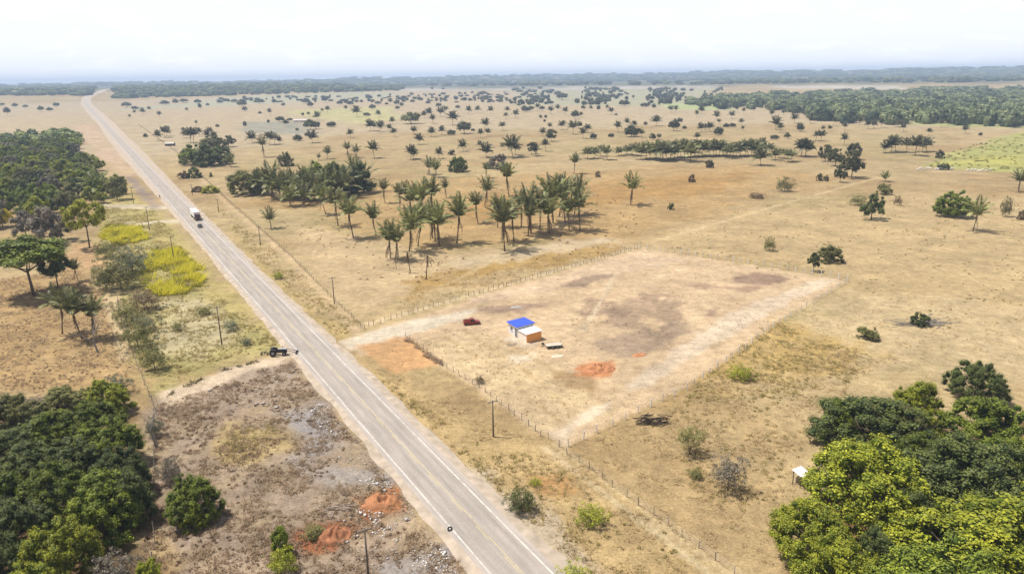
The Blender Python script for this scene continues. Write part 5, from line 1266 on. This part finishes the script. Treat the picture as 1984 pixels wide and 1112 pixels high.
merge_cloud('ridge_wood', scatter_az(-150, 780, 166, 192, 2600, 4, lambda d: max(20, d*.009), lambda d: 13, lw), FAR2, L_DARK, 'hazy wooded ridge on the far left horizon', 'wood')
merge_cloud('horizon_wood', scatter_az(-200, 2200, 130, 171, 4200, 5, lambda d: max(30, d*.012), lambda d: 16, lambda px, py, r: py < 168-.008*(px-900)*(px > 900)), FAR2, L_DARK, 'pale blue wooded hills along the horizon', 'wood')
merge_cloud('plain_scrub', scatter_az(990, 1400, 172, 204, 620, 6, lambda d: max(11, d*.006), lambda d: 9, lambda px, py, r: r.random() < .5+.5*math.sin(px*.05)), FAR2, L_PLAIN, 'grey-green scrub merging at the far edge of the plain', 'scrub')
merge_cloud('plain_scrub', scatter_az(420, 1000, 180, 200, 190, 7, lambda d: max(9, d*.006), lambda d: 7, lambda px, py, r: py > 200-.02*px), FAR2, L_PLAIN, 'grey-green scrub rows on the far plain behind the farmhouse', 'scrub')

# ------------------------------------------------------------------ cattle along the green field
def cow_mesh():
    vs = [(-.75, 0, 1.0), (-.2, 0, .98), (.45, 0, 1.02), (.72, 0, 1.15), (.95, 0, 1.25), (1.22, 0, 1.08), (-.95, 0, .95), (-1.0, 0, .5)]
    es = [(0, 1), (1, 2), (2, 3), (3, 4), (4, 5), (0, 6), (6, 7)]; ra = [.30, .34, .32, .2, .15, .09, .05, .03]
    for x, root in ((-.75, 0), (.48, 2)):
        for s in (-1, 1):
            b = len(vs); vs += [(x, s*.2, .72), (x+(.06 if root == 0 else -.02), s*.2, .38), (x, s*.2, .02)]; ra += [.13, .07, .06]
            es += [(root, b), (b, b+1), (b+1, b+2)]
    me = bpy.data.meshes.new('cow_skeleton'); me.from_pydata(vs, es, [])
    o = bpy.data.objects.new('cow_tmp', me); COL.objects.link(o); o.modifiers.new('skin', 'SKIN')
    for i, sv in enumerate(me.skin_vertices[0].data): sv.radius = (ra[i], ra[i]); sv.use_root = i == 0
    o.modifiers.new('s', 'SUBSURF').levels = 1
    dg = bpy.context.evaluated_depsgraph_get(); dg.update()
    r = bpy.data.meshes.new_from_object(o.evaluated_get(dg)); bpy.data.objects.remove(o)
    r.name = 'cow'; r.materials.append(mat('white_hide', (0.68, 0.65, 0.60), .9, .08, 3)); return r
CM_ = cow_mesh()
for i, X in enumerate([1065, 1085, 1105, 1140, 1165, 1220, 1240, 1270, 1300, 1325, 1350, 1365, 1495, 1530, 1560, 1590, 1620, 1655, 1690]):
    r = random.Random(i); p = G(1540+X*.2238, 160+(755+r.uniform(-4, 8)+(14 if X > 1400 else 0))*.2238)
    tag(obj('cow', CM_, loc=p, rot=(0, 0, r.uniform(-.5, .5)+(3.14 if r.random() < .4 else 0)), scale=(1.1,)*3), 'white cow in the herd grazing along the green field edge', 'cow', 'white cattle at the green field')

# ------------------------------------------------------------------ grass and low scrub cover
def tufts(name, zones, label, cat, mat_, seed, blades=6, h=(.25, .6), bw=.05, spread=.22, avoid=True):
    """zones: (polygon, tufts per square metre, patchiness)"""
    r = np.random.default_rng(seed); PX = []; PY = []
    for poly, dens, pat in zones:
        P_ = wpoly(poly); lo, hi = P_.min(0), P_.max(0); n = int((hi-lo).prod()*dens)
        x = r.uniform(lo[0], hi[0], n); y = r.uniform(lo[1], hi[1], n)
        k = inpoly(P_, x, y)+2.5*(fbm(x*.12, y*.12, 7, 3)-.5)*2 > 0
        if pat: k &= fbm(x*.22, y*.22, seed, 3)+.25*(fbm(x*.9, y*.9, seed+2, 2)-.5) > .35+.25*pat
        PX.append(x[k]); PY.append(y[k])
    x = np.concatenate(PX); y = np.concatenate(PY)
    s = (x-P0.x)*RN.x+(y-P0.y)*RN.y; k = (s < -6.0) | (s > 7.2); x, y = x[k], y[k]
    n = len(x); B = blades
    hh = r.uniform(*h, n)*(.35+1.2*fbm(x*.4, y*.4, 3, 3))
    a = r.uniform(0, 6.28, (n, B)); rad = r.uniform(.02, spread, (n, B)); ln = r.uniform(.4, 1.5, (n, B))
    bx = x[:, None]+rad*np.cos(a); by = y[:, None]+rad*np.sin(a)
    hb = hh[:, None]*r.uniform(.6, 1.1, (n, B)); tx = bx+ln*hb*np.cos(a); ty = by+ln*hb*np.sin(a)
    w = bw*r.uniform(.6, 1.4, (n, B)); px_, py_ = -np.sin(a)*w, np.cos(a)*w
    z0 = np.full_like(bx, -.02)
    v = np.stack([np.stack([bx-px_, by-py_, z0], -1), np.stack([bx+px_, by+py_, z0], -1), np.stack([tx, ty, hb], -1)], 2).reshape(-1, 3)
    f = np.arange(len(v)).reshape(-1, 3)
    sh_ = np.repeat(np.clip(fbm(x*.5, y*.5, 11, 2)[:, None]*.7+.5*r.random((n, B))-.1, 0, 1).ravel(), 3)
    return tag(obj(name, mesh_np(name, v, f, [mat_], attrs={'shade': ('f', sh_)})), label, cat, kind='stuff')
S_STRAW = leafmat('straw', (0.36, 0.27, 0.14), (0.60, 0.46, 0.26), .45, .8, 0, .1)
S_BROWN = leafmat('dead_weeds', (0.20, 0.135, 0.085), (0.50, 0.37, 0.24), .4, .8, 0, .1)
S_OLIVE = leafmat('dry_green_grass', (0.23, 0.185, 0.065), (0.50, 0.40, 0.17), .4, .8, 0, .1)
S_CANE = leafmat('yellow_cane', (0.42, 0.38, 0.018), (0.72, 0.64, 0.06), .45, .7, 0, .1)
tufts('dry_grass', [([(1100, 880), (1330, 760), (1500, 640), (1700, 700), (1500, 900), (1500, 1112), (1330, 1112)], 2.2, .55), ([(1640, 560), (1984, 600), (1984, 700), (1700, 720), (1480, 640)], .5, .6),
                    ([(880, 860), (1060, 870), (1400, 1112), (1090, 1130)], 2.6, .5), ([(690, 690), (770, 730), (1040, 850), (900, 860)], 2.4, .45), ([(560, 520), (700, 640), (640, 650), (480, 480)], 1.4, .5),
                    ([(800, 560), (1180, 475), (1240, 482), (760, 606)], 1.6, .45), ([(800, 665), (960, 660), (1150, 770), (1090, 850)], .35, .5), ([(1560, 900), (1640, 1112), (1500, 1112), (1480, 900)], 1.2, .4)],
      'dry straw coloured grass tufts right of the highway', 'grass', S_STRAW, 21)
tufts('dry_grass', [([(1420, 690), (1500, 620), (1680, 700), (1600, 760), (1400, 780), (1300, 790)], 1.6, .6), ([(690, 690), (900, 850), (1120, 1120), (1060, 1100), (860, 880)], 2.0, .6), ([(470, 470), (640, 640), (700, 640), (500, 460), (420, 400)], 1.0, .55),
                    ([(1050, 880), (1350, 1112), (1100, 1112), (900, 880)], .9, .7)], 'olive brown weeds between the highway and the lot', 'grass', S_OLIVE, 22, h=(.3, .8), bw=.07)
tufts('scorched_weeds', [([(310, 785), (470, 730), (575, 695), (900, 1112), (880, 1140), (300, 1140), (280, 1000)], 3.4, .5)], 'brown dead weeds covering the scorched verge', 'weeds', S_BROWN, 23, h=(.2, .75), bw=.06)
tufts('field_stubble', [([(-30, 545), (150, 520), (240, 610), (265, 770), (-30, 800)], 2.0, .4)], 'brown stubble of the left field', 'stubble', S_BROWN, 24, h=(.2, .5), bw=.06)
tufts('green_grass', [([(200, 400), (300, 410), (420, 570), (555, 665), (420, 705), (310, 750), (262, 690), (230, 540)], 1.7, .45), ([(425, 850), (520, 820), (560, 860), (440, 900)], 2.5, .3)], 'yellowish green grass on the verge left of the highway', 'grass', S_OLIVE, 25, h=(.3, .8), bw=.07)
tufts('yellow_cane', [([(275, 512), (300, 490), (345, 486), (372, 505), (396, 532), (388, 556), (350, 572), (315, 574), (285, 556)], 1.6, .62)], 'bright yellow-green cane clump left of the highway', 'cane', S_CANE, 26, h=(1.6, 3.0), bw=.12, spread=.5)
tufts('yellow_cane', [([(205, 440), (270, 442), (288, 464), (230, 474), (200, 460)], 1.6, .5)], 'smaller yellow cane strip beside the bright yellow-green tree', 'cane', S_CANE, 27, h=(1.6, 2.8), bw=.16, spread=.6)
tufts('hedge_weeds', [([(782, 652), (858, 707), (855, 709), (779, 654)], 5, .45)], 'dark brown weed line between the orange patch and lot', 'weeds', S_BROWN, 28, h=(.35, .8), bw=.07)
tufts('hedge_weeds', [([(320, 768), (400, 722), (500, 696), (505, 702), (410, 728), (330, 774)], 5, .5)], 'dark weed line along the dirt track left of the tractor', 'weeds', leafmat('dark_weeds', (.08, .065, .03), (.20, .16, .075), .3, .8, 0, .1), 29, h=(.3, .8), bw=.08)
def clumps(name, poly, n, label, mat_, seed, rad=(.3, .8), leaves=34, leaf=.10, pat=.5):
    r = np.random.default_rng(seed); P_ = wpoly(poly); lo, hi = P_.min(0), P_.max(0)
    c = r.uniform(lo, hi, (n*8, 2)); s_ = (c[:, 0]-P0.x)*RN.x+(c[:, 1]-P0.y)*RN.y
    k = (inpoly(P_, c[:, 0], c[:, 1]) > 0) & ((s_ < -6.6) | (s_ > 7.8)) & (fbm(c[:, 0]*.16, c[:, 1]*.16, seed, 3) > pat)
    c = c[k][:n]; n = len(c); R = r.uniform(*rad, n)**1.3
    d = r.normal(size=(n, leaves, 3)); d[:, :, 2] = np.abs(d[:, :, 2]); d /= np.linalg.norm(d, axis=2, keepdims=True)
    q = d*R[:, None, None]*r.uniform(.5, 1.05, (n, leaves, 1))*np.array([1, 1, .75]); q[:, :, :2] += c[:, None, :]
    v, f = leaf_cloud(q.reshape(-1, 3), (d+r.normal(size=d.shape)*.6).reshape(-1, 3), leaf*r.uniform(.6, 1.5, n*leaves), r, .5)
    sh_ = np.clip(r.random(n)[:, None]*.7+.4*r.random((n, leaves))-.05, 0, 1)
    tag(obj(name, mesh_np(name, v, f, [mat_], attrs={'shade': ('f', np.repeat(sh_.ravel(), 4))})), label, 'scrub', kind='stuff')
S_CANEB = leafmat('yellow_scrub_leaf', (0.14, 0.13, 0.015), (0.58, 0.52, 0.06), .3, .8, 0, .1)
S_GSCRUB = leafmat('grey_green_scrub', (0.07, 0.075, 0.035), (0.26, 0.25, 0.13), .2, .8, 0, .1)
S_SCRUB = leafmat('scorched_scrub', (0.11, 0.065, 0.035), (0.36, 0.25, 0.15), .25, .8, 0, .1)
S_SCRUBG = leafmat('olive_scrub', (0.085, 0.075, 0.022), (0.33, 0.27, 0.10), .25, .8, 0, .1)
clumps('scorched_scrub', [(310, 785), (470, 730), (575, 695), (900, 1112), (880, 1140), (300, 1140), (280, 1000)], 1000, 'low brown dead scrub clumps on the scorched verge', S_SCRUB, 41, pat=.44)
clumps('olive_scrub', [(200, 420), (300, 430), (420, 590), (555, 668), (420, 705), (310, 750), (262, 690), (230, 540)], 420, 'low olive scrub on the verge left of the highway', S_SCRUBG, 42, pat=.48)
clumps('olive_scrub', [(470, 470), (700, 645), (640, 650), (690, 690), (900, 850), (1060, 870), (1400, 1112), (1090, 1130), (860, 880), (640, 680), (440, 420)], 620, 'low olive scrub along the right verge of the highway', S_SCRUBG, 43, pat=.5)
clumps('straw_scrub', [(1300, 800), (1480, 620), (1700, 690), (1560, 860), (1500, 1000), (1340, 980)], 520, 'low straw coloured scrub in the rough grass right of the lot', S_OLIVE, 44, pat=.46)
clumps('field_scrub', [(-30, 545), (150, 520), (240, 610), (265, 770), (-30, 800)], 330, 'low brown scrub scattered over the left field', S_SCRUB, 45, rad=(.2, .5), pat=.4)
clumps('yellow_scrub', [(270, 515), (300, 488), (345, 482), (372, 500), (400, 534), (388, 560), (350, 576), (315, 578), (280, 560)], 170, 'ragged yellow-green bushes mixed into the bright cane clump', S_CANEB, 46, rad=(.6, 2.1), leaves=70, leaf=.24, pat=.49)
clumps('yellow_scrub', [(200, 436), (272, 438), (292, 466), (230, 478), (196, 462)], 90, 'ragged yellow bushes along the smaller cane strip', S_CANEB, 47, rad=(.8, 2.0), leaves=60, leaf=.28, pat=.42)
clumps('olive_scrub', [(215, 500), (300, 470), (330, 490), (280, 560), (330, 590), (300, 700), (240, 640)], 170, 'rough grey-green scrub around the yellow cane clump', S_GSCRUB, 48, rad=(.4, 1.5), leaves=50, leaf=.17, pat=.42)
clumps('pasture_scrub', [(740, 400), (1130, 340), (1260, 440), (1240, 476), (760, 590), (600, 500), (520, 430)], 420, 'low dry scrub on the ground around the near palms', S_SCRUB, 49, rad=(.25, .8), leaves=26, leaf=.16, pat=.54)
clumps('pasture_scrub', [(1260, 480), (1500, 380), (1984, 380), (1984, 700), (1660, 560)], 420, 'low dry scrub scattered over the right pasture', S_OLIVE, 50, rad=(.2, .7), leaves=24, leaf=.16, pat=.56)
clumps('field_scrub', [(1790, 322), (1984, 338), (1984, 262), (1905, 275), (1830, 300)], 150, 'uneven green growth standing in the green field', leafmat('field_green', (.16, .16, .045), (.34, .32, .10), .25, .8, 0, .1), 52, rad=(.5, 1.6), leaves=26, leaf=.4, pat=.42)
clumps('lot_weeds', [(700, 670), (1240, 484), (1630, 545), (1100, 860)], 240, 'small dry weeds scattered over the cleared lot', S_SCRUB, 51, rad=(.12, .35), leaves=16, leaf=.09, pat=.56)
# stones in the scorched verge
def stones(poly, N, seed, name, label, m, big=.3, thr=.5):
    r = np.random.default_rng(seed); Pn = wpoly(poly); V = []; Fc = []
    ico = [(0, 0, 1), (.9, 0, .45), (.28, .85, .45), (-.72, .53, .45), (-.72, -.53, .45), (.28, -.85, .45), (0, 0, -.5)]
    fi = [(0, 1, 2), (0, 2, 3), (0, 3, 4), (0, 4, 5), (0, 5, 1), (6, 2, 1), (6, 3, 2), (6, 4, 3), (6, 5, 4), (6, 1, 5)]
    lo, hi = Pn.min(0), Pn.max(0); k = 0
    while k < N:
        x, y = r.uniform(lo, hi)
        if float(inpoly(Pn, np.array([x]), np.array([y]))[0]) < 0 or abs((x-P0.x)*RN.x+(y-P0.y)*RN.y) < 6.2 or fbm(x*.25, y*.25, 31, 2) < thr: continue
        s = r.uniform(.07, big)*(1 if r.random() < .93 else 2); b = len(V)
        V += [(x+a*s*r.uniform(.7, 1.3), y+q_*s*r.uniform(.7, 1.3), c*s*.7) for a, q_, c in ico]; Fc += [(a+b, q_+b, c+b) for a, q_, c in fi]; k += 1
    tag(obj(name, mesh_np(name, V, Fc, [m])), label, 'stones', kind='stuff')
stones([(380, 760), (570, 700), (880, 1080), (700, 1112), (560, 860)], 260, 8, 'stones', 'pale stones strewn over the scorched verge', mat('pale_stone', (.38, .33, .28), .95, .3, 2))
M_RUB = mat('white_rubble', (.56, .53, .50), .95, .3, 1.5)
for i_, (pl, n_, lb) in enumerate([([(585, 770), (640, 775), (680, 850), (640, 862), (600, 820)], 170, 'white rubble tipped beside the road in the upper verge'),
    ([(690, 905), (760, 915), (775, 945), (700, 940)], 90, 'white rubble tipped beside the road above the orange mound'), ([(690, 985), (780, 1000), (740, 1040), (690, 1030)], 90, 'pale rubble between the two earth mounds'),
    ([(800, 1040), (870, 1060), (890, 1112), (800, 1112)], 130, 'grey rubble beside the road at the bottom of the verge'), ([(480, 715), (570, 705), (585, 735), (500, 745)], 90, 'grey rubble at the top of the scorched verge')]):
    stones(pl, n_, 60+i_, 'rubble', lb, M_RUB, .22, .40)

# ------------------------------------------------------------------ haze
hz, hn, hl, hb = nm('haze_air'); hn.remove(hb)
pv = hn.new('ShaderNodeVolumePrincipled'); pv.inputs['Color'].default_value = (0.62, 0.77, 1.0, 1); pv.inputs['Density'].default_value = 1.45e-4; pv.inputs['Anisotropy'].default_value = 0.0
hl.new(pv.outputs[0], hn['Material Output'].inputs['Volume'])
hb_ = MB().box((0, 0, 64), (30000, 30000, 132)).build('haze', hz); hb_['kind'] = 'stuff'; hb_['label'] = 'pale tropical haze over the whole plain'; hb_['category'] = 'haze'
print('objects', len(SC.objects), 'tris', sum(len(m.loops)-2*len(m.polygons) for m in bpy.data.meshes))
